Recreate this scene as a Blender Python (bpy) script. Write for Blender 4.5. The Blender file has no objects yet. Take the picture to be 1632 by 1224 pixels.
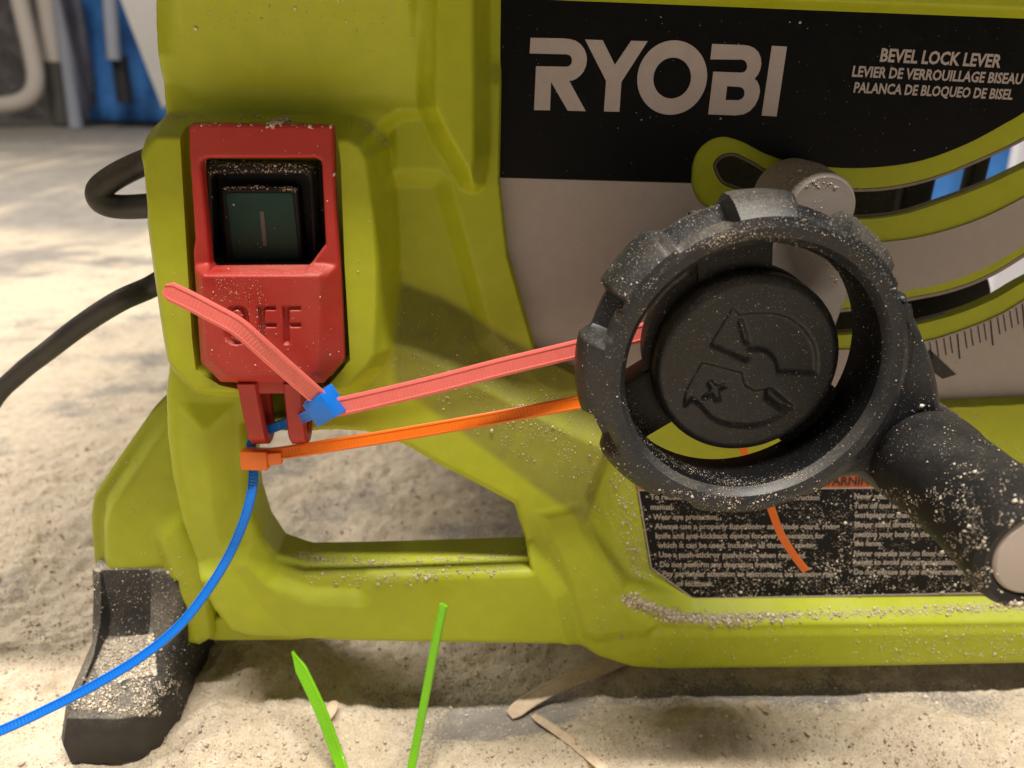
import bpy, bmesh, math, random
import numpy as np
from mathutils import Vector, Matrix
from mathutils.bvhtree import BVHTree

random.seed(7)
rng = np.random.default_rng(7)
SC = bpy.context.scene
COL = SC.collection

# ------------------------------------------------------------------ camera
F_PX = 1233.0
CAM_D, CAM_H = 0.25, 0.24          # metres in front of the saw face / above the floor
PITCH, YAW, ROLL = math.radians(22), math.radians(4.5), math.radians(1.5)
CAM = Vector((0, -CAM_D, CAM_H))
FWD = Vector((math.sin(YAW) * math.cos(PITCH), math.cos(YAW) * math.cos(PITCH), -math.sin(PITCH)))
_r0 = Vector((math.cos(YAW), -math.sin(YAW), 0))
_u0 = _r0.cross(FWD)
RIGHT = _r0 * math.cos(ROLL) + _u0 * math.sin(ROLL)
UP = -_r0 * math.sin(ROLL) + _u0 * math.cos(ROLL)
cd = bpy.data.cameras.new('camera')
cam = bpy.data.objects.new('camera', cd)
COL.objects.link(cam)
m = Matrix.Identity(4)
for i in range(3):
    m[i][0], m[i][1], m[i][2], m[i][3] = RIGHT[i], UP[i], -FWD[i], CAM[i]
cam.matrix_world = m
cd.sensor_width = 36
cd.lens = 36 * F_PX / 1632
cd.clip_start, cd.clip_end = 0.01, 60
cd.dof.use_dof = True
cd.dof.focus_distance = 0.232
cd.dof.aperture_fstop = 12
SC.camera = cam

# ------------------------------------------------------------------ light
W = bpy.data.worlds.new('World')
SC.world = W
W.use_nodes = True
W.node_tree.nodes['Background'].inputs[0].default_value = (1.0, 0.94, 0.90, 1)
W.node_tree.nodes['Background'].inputs[1].default_value = 0.10
SC.view_settings.view_transform = 'Standard'
SC.view_settings.look = 'None'
SC.view_settings.exposure = 0.0
SC.view_settings.gamma = 1.0


def area(name, loc, target, size, power, col, width=None):
    l = bpy.data.lights.new(name, 'AREA')
    l.shape = 'DISK'
    l.size = size
    if width:
        l.shape = 'RECTANGLE'
        l.size = width
        l.size_y = size
    l.energy = power
    l.color = col
    o = bpy.data.objects.new(name, l)
    COL.objects.link(o)
    o.location = loc
    o.rotation_euler = (Vector(target) - Vector(loc)).to_track_quat('-Z', 'Y').to_euler()
    return o


area('shop_light', (0.10, -0.365, 1.85), (0.10, -0.05, 0.05), 0.07, 50, (1.0, 0.94, 0.86), 1.25)
area('ceiling_lamp', (-1.5, 1.0, 1.8), (-0.1, 0.3, 0), 0.55, 54, (1.0, 0.95, 0.89))
SC.cycles.max_bounces = 8
SC.cycles.use_denoising = True


# ------------------------------------------------------------------ pixel to place
def ray(px, py):
    return FWD * F_PX + RIGHT * (px - 816) + UP * (612 - py)


def P(px, py, w=0.0):
    """the point seen at (px, py) that lies w metres in front of the saw face"""
    d = ray(px, py)
    t = (-w + CAM_D) / d.y
    return CAM + d * t


def G(px, py, z=0.0):
    d = ray(px, py)
    t = (z - CAM_H) / d.z
    return CAM + d * t


def xz(pts, w=0.0):
    out = []
    for p in pts:
        q = P(p[0], p[1], p[2] if len(p) > 2 else w)
        out.append((q.x, q.z))
    return np.array(out)


# ------------------------------------------------------------------ object helpers
def tag(o, label=None, cat=None, group=None, kind=None):
    if label: o['label'] = label
    if cat: o['category'] = cat
    if group: o['group'] = group
    if kind: o['kind'] = kind
    return o


def empty(name, loc):
    o = bpy.data.objects.new(name, None)
    COL.objects.link(o)
    o.location = loc
    o.empty_display_size = 0.02
    return o


def link(name, me, mat, parent=None, smooth=False):
    o = bpy.data.objects.new(name, me)
    COL.objects.link(o)
    if mat is not None:
        for mm in (mat if isinstance(mat, (list, tuple)) else [mat]):
            me.materials.append(mm)
    if smooth:
        me.polygons.foreach_set('use_smooth', [True] * len(me.polygons))
    if parent is not None:
        o.parent = parent
        if parent.type == 'EMPTY':
            o.matrix_parent_inverse = Matrix.Translation(parent.location).inverted()
    return o


def mesh_np(name, verts, faces):
    me = bpy.data.meshes.new(name)
    me.from_pydata([tuple(v) for v in verts], [], [tuple(f) for f in faces])
    me.update()
    return me


def from_bm(name, bm, mat, parent=None, smooth=False, sharp=None):
    me = bpy.data.meshes.new(name)
    bmesh.ops.recalc_face_normals(bm, faces=bm.faces[:])
    bm.to_mesh(me)
    bm.free()
    o = link(name, me, mat, parent, smooth)
    if sharp:
        me.set_sharp_from_angle(angle=math.radians(sharp))
    return o


def catmull(pts, n=10):
    pts = [np.array(p, float) for p in pts]
    ext = [2 * pts[0] - pts[1]] + pts + [2 * pts[-1] - pts[-2]]
    out = []
    for i in range(1, len(ext) - 2):
        p0, p1, p2, p3 = ext[i - 1:i + 3]
        for k in range(n):
            t = k / n
            out.append(0.5 * ((2 * p1) + (-p0 + p2) * t + (2 * p0 - 5 * p1 + 4 * p2 - p3) * t * t
                              + (-p0 + 3 * p1 - 3 * p2 + p3) * t ** 3))
    out.append(pts[-1])
    return out


def plate(name, loops, w0, w1, mat, parent, bevel=0.0, seg=2):
    """flat plate in the XZ plane between w0 (back) and w1 (front); loops are Nx2 arrays, later ones may be holes"""
    cu = bpy.data.curves.new(name, 'CURVE')
    cu.dimensions = '2D'
    cu.fill_mode = 'BOTH'
    for lp in loops:
        sp = cu.splines.new('POLY')
        sp.points.add(len(lp) - 1)
        for i, (x, z) in enumerate(lp):
            sp.points[i].co = (x, z, 0, 1)
        sp.use_cyclic_u = True
    cu.extrude = max(1e-5, (w1 - w0) / 2 - bevel)
    cu.bevel_depth = bevel
    cu.bevel_resolution = seg
    if bevel:
        cu.offset = -bevel
    tmp = bpy.data.objects.new('tmp', cu)
    COL.objects.link(tmp)
    dg = bpy.context.evaluated_depsgraph_get()
    me = bpy.data.meshes.new_from_object(tmp.evaluated_get(dg))
    bpy.data.objects.remove(tmp)
    bpy.data.curves.remove(cu)
    me.name = name
    wm = (w0 + w1) / 2
    # curve (x, y, z) -> world (x, -(z + wm), y)
    me.transform(Matrix(((1, 0, 0, 0), (0, 0, -1, -wm), (0, 1, 0, 0), (0, 0, 0, 1))))
    me.update()
    me.materials.clear()
    return link(name, me, mat, parent)


def text_mesh(s, bold=0.0):
    cu = bpy.data.curves.new('t', 'FONT')
    cu.body = s
    cu.size = 1.0
    cu.offset = bold
    cu.resolution_u = 2
    tmp = bpy.data.objects.new('tmp', cu)
    COL.objects.link(tmp)
    dg = bpy.context.evaluated_depsgraph_get()
    me = bpy.data.meshes.new_from_object(tmp.evaluated_get(dg))
    bpy.data.objects.remove(tmp)
    bpy.data.curves.remove(cu)
    v = np.zeros(len(me.vertices) * 3)
    me.vertices.foreach_get('co', v)
    v = v.reshape(-1, 3)
    f = [tuple(p.vertices) for p in me.polygons]
    bpy.data.meshes.remove(me)
    return v, f


def lettering(name, items, w, mat, parent, bold=0.02):
    """items: (text, px left, py baseline left, px right, py baseline right, cap height px, shear)"""
    V, Fc = [], []
    for s, xl, yl, xr, yr, cap, shear in items:
        v, f = text_mesh(s, bold)
        a, b = P(xl, yl, w), P(xr, yr, w)
        c = P(xl, yl - cap, w)
        x0, x1 = v[:, 0].min(), v[:, 0].max()
        ex = (b - a) / (x1 - x0)
        ez = Vector((0, 0, (c - a).length / 0.73))
        base = len(V)
        for q in v:
            p = a + ex * (q[0] - x0 + shear * q[1]) + ez * q[1]
            V.append((p.x, -w, p.z))
        Fc += [tuple(i + base for i in ff) for ff in f]
    return link(name, mesh_np(name, V, Fc), mat, parent)


def tube(name, path, radius, mat, parent=None, n=14, caps=True):
    path = [Vector(p) for p in path]
    rad = radius if hasattr(radius, '__len__') else [radius] * len(path)
    bm = bmesh.new()
    rings = []
    nrm = None
    for i, p in enumerate(path):
        t = (path[min(i + 1, len(path) - 1)] - path[max(i - 1, 0)]).normalized()
        if nrm is None:
            nrm = t.orthogonal().normalized()
        nrm = (nrm - t * nrm.dot(t)).normalized()
        b = t.cross(nrm)
        rings.append([bm.verts.new(p + (nrm * math.cos(2 * math.pi * k / n) + b * math.sin(2 * math.pi * k / n)) * rad[i])
                      for k in range(n)])
    for a, b in zip(rings, rings[1:]):
        for k in range(n):
            bm.faces.new((a[k], a[(k + 1) % n], b[(k + 1) % n], b[k]))
    if caps:
        bm.faces.new(rings[0][::-1])
        bm.faces.new(rings[-1])
    return from_bm(name, bm, mat, parent, True, 50)


def ribbon(name, path, width, thick, mat, parent=None, facing=None, taper=None):
    """flat strap swept along a path, its broad side turned to `facing`; UV u = millimetres along"""
    path = [Vector(p) for p in path]
    n = len(path)
    bm = bmesh.new()
    uvl = bm.loops.layers.uv.new('UVMap')
    rings, L = [], [0.0]
    for i in range(1, n):
        L.append(L[-1] + (path[i] - path[i - 1]).length)
    for i, p in enumerate(path):
        t = (path[min(i + 1, n - 1)] - path[max(i - 1, 0)]).normalized()
        fc = facing(i / (n - 1)) if callable(facing) else (facing or Vector((0, -1, 0)))
        s = t.cross(fc).normalized()
        nn = s.cross(t).normalized()
        wd = (width if not taper else width * taper(i / (n - 1))) / 2
        h = thick / 2
        pro = [(-1, -.5), (-.8, -1), (.8, -1), (1, -.5), (1, .5), (.8, 1), (.66, 1), (.62, .7), (-.62, .7), (-.66, 1), (-.8, 1), (-1, .5)]
        rings.append([bm.verts.new(p + s * (a * wd) + nn * (b * h)) for a, b in pro])
    k = len(rings[0])
    us = [-1, -.8, .8, 1, 1, .8, .66, .62, -.62, -.66, -.8, -1]
    for i in range(n - 1):
        for j in range(k):
            f = bm.faces.new((rings[i][j], rings[i][(j + 1) % k], rings[i + 1][(j + 1) % k], rings[i + 1][j]))
            mid = 1.0 if j == 7 else 0.0
            for lp, uu in zip(f.loops, (L[i], L[i], L[i + 1], L[i + 1])):
                lp[uvl].uv = (uu * 1000, mid)
    bm.faces.new(rings[0][::-1])
    bm.faces.new(rings[-1])
    return from_bm(name, bm, mat, parent, True, 40)


def obox(bm, c, ax, ay, az, taper=1.0):
    """box from three half-axes"""
    vs = []
    for sx in (-1, 1):
        for sy in (-1, 1):
            for sz in (-1, 1):
                k = taper if sz > 0 else 1.0
                vs.append(bm.verts.new(Vector(c) + Vector(ax) * sx * k + Vector(ay) * sy * k + Vector(az) * sz))
    for q in ((0, 1, 3, 2), (4, 6, 7, 5), (0, 4, 5, 1), (2, 3, 7, 6), (0, 2, 6, 4), (1, 5, 7, 3)):
        bm.faces.new([vs[i] for i in q])
    return vs


def bevel_all(bm, r, seg=2):
    bmesh.ops.recalc_face_normals(bm, faces=bm.faces[:])
    bmesh.ops.bevel(bm, geom=bm.edges[:], offset=r, segments=seg, profile=0.6, affect='EDGES', clamp_overlap=True)


# ------------------------------------------------------------------ noise
def vnoise(x, y, seed=0):
    xi, yi = np.floor(x).astype(int), np.floor(y).astype(int)
    xf, yf = x - xi, y - yi
    u, v = xf * xf * (3 - 2 * xf), yf * yf * (3 - 2 * yf)

    def h(a, b):
        n = (a * 374761393 + b * 668265263 + seed * 974711) & 0xffffffff
        n = ((n ^ (n >> 13)) * 1274126177) & 0xffffffff
        return ((n ^ (n >> 16)) & 0xffff) / 65535.0
    return (h(xi, yi) * (1 - u) + h(xi + 1, yi) * u) * (1 - v) + (h(xi, yi + 1) * (1 - u) + h(xi + 1, yi + 1) * u) * v


def fbm(x, y, seed=0, octv=4):
    s, a, t = 0, 1, 0
    for i in range(octv):
        s = s + a * vnoise(x * 2 ** i, y * 2 ** i, seed + i)
        t += a
        a *= 0.5
    return s / t


# ------------------------------------------------------------------ height field shells (moulded plastic)
def sdf(X, Z, poly):
    poly = np.asarray(poly)
    d = np.full(X.shape, 1e9)
    ins = np.zeros(X.shape, bool)
    n = len(poly)
    for i in range(n):
        ax, az = poly[i]
        bx, bz = poly[(i + 1) % n]
        ex, ez = bx - ax, bz - az
        L = ex * ex + ez * ez + 1e-18
        t = np.clip(((X - ax) * ex + (Z - az) * ez) / L, 0, 1)
        d = np.minimum(d, (X - ax - t * ex) ** 2 + (Z - az - t * ez) ** 2)
        cond = ((az > Z) != (bz > Z))
        xc = ax + (Z - az) / (ez if abs(ez) > 1e-12 else 1e-12) * ex
        ins ^= cond & (X < xc)
    d = np.sqrt(d)
    return np.where(ins, -d, d)


def blur(H, s):
    r = int(max(1, round(3 * s)))
    k = np.exp(-0.5 * (np.arange(-r, r + 1) / s) ** 2)
    k /= k.sum()
    A = np.pad(H, r, mode='edge')
    A = sum(k[i] * A[i:i + H.shape[0], :] for i in range(2 * r + 1))
    return sum(k[i] * A[:, i:i + H.shape[1]] for i in range(2 * r + 1))


def raise_to(H, X, Z, poly, w, ramp):
    t = np.clip(-sdf(X, Z, poly) / ramp, 0, 1)
    return H * (1 - t) + w * t


def shell(name, xs, zs, H, S, back, mat, parent, H0=None, r=0.0, dusty_shade=None):
    """front skin at depth H clipped to S < 0, with walls back to depth `back`"""
    nz, nx = H.shape
    used = -np.ones(nz * nx, int)
    verts, faces, walls = [], [], []
    Hf, Sf = H.ravel(), S.ravel()
    Rf = Hf if H0 is None else H0.ravel() - r

    def vid(j):
        if used[j] < 0:
            used[j] = len(verts)
            verts.append((xs[j % nx], -Hf[j], zs[j // nx]))
        return int(used[j])
    ins = S < 0
    c = ins[:-1, :-1].astype(int) + ins[:-1, 1:] + ins[1:, 1:] + ins[1:, :-1]
    full = np.argwhere(c == 4)
    for r, q in full:
        j = r * nx + q
        faces.append((vid(j), vid(j + 1), vid(j + nx + 1), vid(j + nx)))
    cache = {}

    def cut(a, b):
        key = (min(a, b), max(a, b))
        if key not in cache:
            t = Sf[a] / (Sf[a] - Sf[b])
            t = min(max(t, 0.02), 0.98)
            pa = np.array((xs[a % nx], -Hf[a], zs[a // nx]))
            pb = np.array((xs[b % nx], -Hf[b], zs[b // nx]))
            cache[key] = len(verts)
            # keep the inside corner's height so that the lip is not pulled by what lies outside
            p = pa + (pb - pa) * t
            p[1] = -Rf[a] if Sf[a] < 0 else -Rf[b]
            verts.append(tuple(p))
        return cache[key]
    for r, q in np.argwhere((c > 0) & (c < 4)):
        j = r * nx + q
        cs = [j, j + 1, j + nx + 1, j + nx]
        poly, flags = [], []
        for k in range(4):
            a, b = cs[k], cs[(k + 1) % 4]
            if Sf[a] < 0:
                poly.append(vid(a)); flags.append(0)
            if (Sf[a] < 0) != (Sf[b] < 0):
                poly.append(cut(a, b)); flags.append(1)
        if len(poly) >= 3:
            faces.append(tuple(poly))
            for k in range(len(poly)):
                k2 = (k + 1) % len(poly)
                if flags[k] and flags[k2]:
                    walls.append((poly[k], poly[k2]))
    front, backv = {}, {}

    def fdup(i):
        if i not in front:
            front[i] = len(verts)
            verts.append(verts[i])
            backv[i] = len(verts)
            v = verts[i]
            verts.append((v[0], -back, v[2]))
        return front[i], backv[i]
    for a, b in walls:
        fa, ba = fdup(a)
        fb, bb = fdup(b)
        faces.append((fb, fa, ba, bb))
    me = mesh_np(name, verts, faces)
    if dusty_shade is not None:
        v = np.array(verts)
        a = np.clip(.5 - sdf(v[:, 0], v[:, 2], dusty_shade) / .0024, 0, 1)
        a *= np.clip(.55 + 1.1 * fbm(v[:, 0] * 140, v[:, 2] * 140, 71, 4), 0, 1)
        me.attributes.new('dusty_shade', 'FLOAT', 'POINT').data.foreach_set('value', a.astype(np.float32))
    return link(name, me, mat, parent, True)


# ------------------------------------------------------------------ materials
class N:
    def __init__(s, name):
        s.m = bpy.data.materials.new(name)
        s.m.use_nodes = True
        s.t = s.m.node_tree
        s.b = s.t.nodes['Principled BSDF']

    def n(s, typ, **kw):
        nd = s.t.nodes.new(typ)
        for k, v in kw.items():
            if isinstance(k, str) and hasattr(nd, k):
                setattr(nd, k, v)
        return nd

    def l(s, a, b):
        s.t.links.new(a, b)

    def noise(s, scale, detail=4, rough=0.6, co=None):
        nd = s.n('ShaderNodeTexNoise')
        nd.inputs['Scale'].default_value = scale
        nd.inputs['Detail'].default_value = detail
        nd.inputs['Roughness'].default_value = rough
        if co is None:
            co = s.n('ShaderNodeTexCoord').outputs['Object']
        s.l(co, nd.inputs['Vector'])
        return nd.outputs['Fac']

    def ramp(s, fac, a, b, lo=0.0, hi=1.0):
        nd = s.n('ShaderNodeMapRange')
        nd.inputs['From Min'].default_value = a
        nd.inputs['From Max'].default_value = b
        nd.inputs['To Min'].default_value = lo
        nd.inputs['To Max'].default_value = hi
        s.l(fac, nd.inputs['Value'])
        return nd.outputs['Result']

    def math(s, op, a, b):
        nd = s.n('ShaderNodeMath', operation=op)
        for i, v in enumerate((a, b)):
            if isinstance(v, (int, float)):
                nd.inputs[i].default_value = v
            else:
                s.l(v, nd.inputs[i])
        return nd.outputs[0]

    def mix(s, fac, a, b):
        nd = s.n('ShaderNodeMix', data_type='RGBA')
        if isinstance(fac, (int, float)):
            nd.inputs[0].default_value = fac
        else:
            s.l(fac, nd.inputs[0])
        for i, v in ((6, a), (7, b)):
            if isinstance(v, tuple):
                nd.inputs[i].default_value = (*v, 1)
            else:
                s.l(v, nd.inputs[i])
        return nd.outputs[2]

    def bump(s, h, strength, dist):
        nd = s.n('ShaderNodeBump')
        nd.inputs['Strength'].default_value = strength
        nd.inputs['Distance'].default_value = dist
        s.l(h, nd.inputs['Height'])
        s.l(nd.outputs[0], s.b.inputs['Normal'])


DUST = (0.74, 0.64, 0.50)


def plastic(name, col, rough=0.45, dust=0.5, film=0.06, grain=2600, bump=0.12, var=0.12, spec=0.4, dusty_shade=None):
    k = N(name)
    big = k.noise(38, 5)
    mot = k.noise(160, 4)
    dark = tuple(c * (1 - var) for c in col)
    lite = tuple(min(1, c * (1 + var)) for c in col)
    c = k.mix(k.ramp(mot, 0.3, 0.7), dark, lite)
    # wood dust resting on faces that look up, and a thin film of it everywhere
    g = k.n('ShaderNodeNewGeometry')
    sx = k.n('ShaderNodeSeparateXYZ')
    k.l(g.outputs['Normal'], sx.inputs[0])
    upf = k.ramp(sx.outputs['Z'], 0.15, 0.8)
    fine = k.noise(1500, 3)
    spk = k.ramp(fine, 0.52, 0.66)
    lay = k.math('MULTIPLY', k.math('MULTIPLY', upf, k.ramp(big, 0.3, 0.6)), dust)
    f1 = k.math('MULTIPLY', lay, k.math('ADD', k.math('MULTIPLY', spk, 0.7), 0.3))
    f2 = k.math('MULTIPLY', k.ramp(big, 0.42, 0.72), film)
    fac = k.math('MINIMUM', k.math('ADD', f1, f2), 0.9)
    if dusty_shade:  # olive tint on the strut facet: painted shadow plus a dust film
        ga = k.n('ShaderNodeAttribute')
        ga.attribute_name = 'dusty_shade'
        c = k.mix(k.math('MULTIPLY', ga.outputs['Fac'], k.ramp(mot, 0.2, 0.7, .36, .66)), c, dusty_shade)
    c = k.mix(fac, c, DUST)
    k.l(c, k.b.inputs['Base Color'])
    rr = k.ramp(big, 0.3, 0.7, rough - 0.06, rough + 0.1)
    k.l(k.math('ADD', rr, k.math('MULTIPLY', fac, 0.35)), k.b.inputs['Roughness'])
    k.b.inputs['Specular IOR Level'].default_value = spec
    k.bump(k.noise(grain, 2), bump, 0.0003)
    return k.m


def flat(name, col, rough=0.5, var=0.08, scale=220, spec=0.35, metal=0.0):
    k = N(name)
    f = k.noise(scale, 4)
    k.l(k.mix(k.ramp(f, 0.3, 0.7), tuple(c * (1 - var) for c in col), tuple(min(1, c * (1 + var)) for c in col)), k.b.inputs['Base Color'])
    k.l(k.ramp(f, 0.3, 0.7, rough - 0.05, rough + 0.08), k.b.inputs['Roughness'])
    k.b.inputs['Specular IOR Level'].default_value = spec
    k.b.inputs['Metallic'].default_value = metal
    return k.m


def strap_mat(name, col, sub=0.12):
    k = N(name)
    f = k.noise(300, 3)
    k.l(k.mix(k.ramp(f, 0.35, 0.7), tuple(c * 0.93 for c in col), col), k.b.inputs['Base Color'])
    k.b.inputs['Roughness'].default_value = 0.33
    k.b.inputs['Subsurface Weight'].default_value = sub
    k.b.inputs['Subsurface Radius'].default_value = (0.002, 0.001, 0.0008)
    uv = k.n('ShaderNodeUVMap')
    sp = k.n('ShaderNodeSeparateXYZ')
    k.l(uv.outputs[0], sp.inputs[0])
    tooth = k.math('MULTIPLY', k.math('PINGPONG', sp.outputs['X'], 0.55), sp.outputs['Y'])
    k.bump(tooth, 0.55, 0.0003)
    return k.m


M_GREEN = plastic('lime_plastic', (0.445, 0.495, 0.020), 0.40, dust=0.2, film=0.03, var=0.05, spec=.28, dusty_shade=(.17, .145, .055))
M_RED = plastic('red_plastic', (0.46, 0.030, 0.022), 0.45, dust=0.35, film=0.035, var=0.06)
M_BLACKP = plastic('black_plastic', (0.012, 0.012, 0.0135), 0.48, dust=0.15, film=0.006, var=0.2, spec=.3)
M_WHEEL = plastic('charcoal_plastic', (0.020, 0.022, 0.026), 0.36, dust=0.26, film=0.02, var=0.2, grain=3200, bump=0.2, spec=.42, )
M_RUBBER = plastic('black_rubber', (0.020, 0.019, 0.019), 0.6, dust=0.75, film=0.06, var=0.25)
M_STBLACK = flat('black_sticker', (0.0050, 0.0050, 0.0062), 0.40, 0.2, spec=0.14)
M_STGREY = flat('grey_sticker', (0.46, 0.405, 0.395), 0.5, 0.04, spec=0.25)
M_LETTER = flat('grey_ink', (0.52, 0.46, 0.465), 0.5, 0.05, spec=0.2)
M_INK = flat('dark_ink', (0.03, 0.028, 0.03), 0.5, 0.1)
M_WTEXT = flat('white_ink', (0.42, 0.37, 0.33), 0.55, 0.12, 900)
M_ORANGEST = flat('orange_sticker', (0.60, 0.10, 0.015), 0.5, 0.12, 700)
M_LEVER = plastic('grey_lever_plastic', (0.28, 0.24, 0.215), 0.5, dust=0.35, film=0.05, var=0.05)
M_CAP = flat('pale_cap', (0.60, 0.52, 0.48), 0.45, 0.04)
M_STEEL = flat('steel_plate', (0.30, 0.25, 0.21), 0.45, 0.15, 500, metal=0.3)
M_DARKIN = flat('dark_interior', (0.018, 0.020, 0.018), 0.6, 0.3)
M_BUTTON = flat('green_button', (0.010, 0.070, 0.052), 0.4, 0.2)
M_MARK = flat('button_mark', (0.20, 0.20, 0.19), 0.5, 0.05)
M_PINK = strap_mat('pink_nylon', (0.94, 0.20, 0.17))
M_ORANGE = strap_mat('orange_nylon', (0.96, 0.20, 0.008))
M_BLUE = strap_mat('blue_nylon', (0.004, 0.20, 0.82))
M_LIME = strap_mat('lime_nylon', (0.22, 0.62, 0.010))
M_CORD = plastic('black_cord', (0.028, 0.027, 0.026), 0.5, dust=0.25, film=0.06, var=0.25)
M_TABLE = flat('cast_table', (0.35, 0.34, 0.33), 0.4, 0.1, metal=0.6)


def dust_mat():
    k = N('sawdust')
    g = k.n('ShaderNodeNewGeometry')
    c = k.mix(g.outputs['Random Per Island'], (0.52, 0.41, 0.29), (0.90, 0.82, 0.69))
    k.l(c, k.b.inputs['Base Color'])
    k.b.inputs['Roughness'].default_value = 0.9
    k.b.inputs['Specular IOR Level'].default_value = 0.1
    return k.m


M_DUST = dust_mat()


def wood_mat():
    k = N('pale_wood')
    co = k.n('ShaderNodeTexCoord').outputs['Object']
    f = k.noise(420, 4, co=co)
    k.l(k.mix(k.ramp(f, 0.3, 0.7), (0.66, 0.49, 0.33), (0.82, 0.66, 0.48)), k.b.inputs['Base Color'])
    k.b.inputs['Roughness'].default_value = 0.75
    return k.m


M_WOOD = wood_mat()


def floor_mat():
    k = N('dusty_concrete')
    at = k.n('ShaderNodeAttribute')
    at.attribute_name = 'dust'
    geo = k.n('ShaderNodeNewGeometry').outputs['Position']
    n1 = k.noise(26, 8, 0.65, geo)
    n2 = k.noise(900, 3, 0.7, geo)
    n3 = k.noise(120, 5, 0.7, geo)
    conc = k.mix(k.ramp(n1, 0.3, 0.7), (0.25, 0.225, 0.195), (0.42, 0.385, 0.345))
    saw = k.mix(k.ramp(n3, 0.32, 0.68), (0.70, 0.57, 0.40), (0.86, 0.75, 0.58))
    saw = k.mix(k.math('MULTIPLY', k.ramp(n2, 0.50, 0.72), 0.55), saw, (0.50, 0.38, 0.26))
    saw = k.mix(k.math('MULTIPLY', k.ramp(n2, 0.48, 0.30), 0.5), saw, (0.92, 0.84, 0.71))
    lvl = k.math('ADD', at.outputs['Fac'], k.math('MULTIPLY', k.math('SUBTRACT', n2, 0.5), 2.0))
    lvl = k.math('ADD', lvl, k.math('MULTIPLY', k.math('SUBTRACT', n3, 0.5), 0.6))
    n4 = k.noise(2600, 2, 0.6, geo)
    saw = k.mix(k.math('MULTIPLY', k.ramp(n4, 0.52, 0.70), 0.6), saw, (0.42, 0.30, 0.19))
    k.l(k.mix(k.ramp(lvl, 0.25, 0.55), conc, saw), k.b.inputs['Base Color'])
    k.b.inputs['Roughness'].default_value = 0.92
    k.b.inputs['Specular IOR Level'].default_value = 0.12
    k.bump(k.math('ADD', n2, k.math('MULTIPLY', n3, 1.5)), 0.8, 0.0012)
    return k.m


M_FLOOR = floor_mat()

# ================================================================== SETTING: the floor
def seg_axis(parts):
    a = []
    for s, e, st in parts:
        a += list(np.arange(s, e, st))
    a.append(parts[-1][1])
    return np.array(a)


gx = seg_axis([(-6, -1.2, 0.25), (-1.2, -0.45, 0.02), (-0.45, -.30, 0.003), (-.30, .32, .0015), (.32, 0.42, 0.003), (0.42, 1.2, 0.02), (1.2, 6, 0.25)])
gy = seg_axis([(-2, -0.35, 0.05), (-0.35, -0.22, 0.01), (-0.22, 0.06, 0.0013), (.06, .22, .0025), (0.22, 0.9, 0.007), (0.9, 6, 0.12)])
GX, GY = np.meshgrid(gx, gy)


def mound(px, py, rx, ry, h, rot=0.0):
    c = G(px, py, 0)
    dx, dy = GX - c.x, GY - c.y
    u = dx * math.cos(rot) + dy * math.sin(rot)
    v = -dx * math.sin(rot) + dy * math.cos(rot)
    return h * np.exp(-(u / rx) ** 2 - (v / ry) ** 2)


thick = (fbm(GX * 9, GY * 13, 3, 5) - 0.30) * 1.2
thick += (fbm(GX * 38, GY * 42, 9, 4) - 0.5) * 0.9
near = np.clip((GY + 0.05) / 0.5, 0, 1)
pile = mound(400, 1075, .030, .018, .007) + mound(460, 1110, .03, .012, .004) + mound(250, 1000, .03, .03, .003)
pile += mound(1100, 1180, .05, .02, .006) + mound(1500, 1190, .05, .015, .005) + mound(900, 1210, .04, .012, .004)
pile += mound(60, 900, .05, .05, .008) + mound(100, 1060, .04, .03, .006) + mound(30, 760, .06, .05, .006)
pile += mound(1200, 1075, .10, .010, .005) + mound(700, 1050, .05, .012, .004) + mound(350, 1200, .03, .012, .006)
pile += mound(600, 780, .05, .04, .004) + mound(420, 1165, .03, .01, .004)
bare = mound(800, 1160, .030, .007, 1.2, .2) + mound(600, 1120, .020, .008, .9) + mound(1200, 1118, .05, .005, 1.1) \
    + mound(1540, 1120, .04, .010, .9) + mound(180, 575, .09, .025, .9, .1) + mound(40, 730, .12, .010, .6, -.5) \
    + mound(60, 920, .02, .04, .5) + mound(460, 860, .05, .01, .7) + mound(860, 1165, .02, .012, .8)
thick = thick - np.clip((GY - .5) / 1.2, 0, .55)
dust = np.clip(thick + 0.42 + pile * 70 - bare * .40, 0.12, 1.6)
lump = fbm(GX * 75, GY * 75, 21, 4)
lump2 = fbm(GX * 260, GY * 260, 33, 3)
fade = np.exp(-np.maximum(0, np.hypot(GX, GY + .05) - .35) / .35)
Zf = (np.clip(dust, 0, 1.6) * 0.0028 + pile * (0.7 + 0.7 * lump) + np.clip(dust, 0, 1) * ((lump - .5) * .0050 + (lump2 - .5) * .0034 + (fbm(GX * 520, GY * 520, 41, 2) - .5) * .0016)) * fade
Zf = np.maximum(Zf, -0.0005)
ny, nx = GX.shape
V = np.stack([GX.ravel(), GY.ravel(), Zf.ravel()], 1)
idx = np.arange(ny * nx).reshape(ny, nx)
Fq = np.stack([idx[:-1, :-1].ravel(), idx[:-1, 1:].ravel(), idx[1:, 1:].ravel(), idx[1:, :-1].ravel()], 1)


def fast_mesh(name, V, Fq):
    me = bpy.data.meshes.new(name)
    k = Fq.shape[1]
    me.vertices.add(len(V))
    me.vertices.foreach_set('co', np.ascontiguousarray(V, dtype=np.float32).ravel())
    me.loops.add(Fq.size)
    me.loops.foreach_set('vertex_index', np.ascontiguousarray(Fq, dtype=np.int32).ravel())
    me.polygons.add(len(Fq))
    me.polygons.foreach_set('loop_start', np.arange(0, Fq.size, k, dtype=np.int32))
    me.update(calc_edges=True)
    me.validate()
    return me


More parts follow.
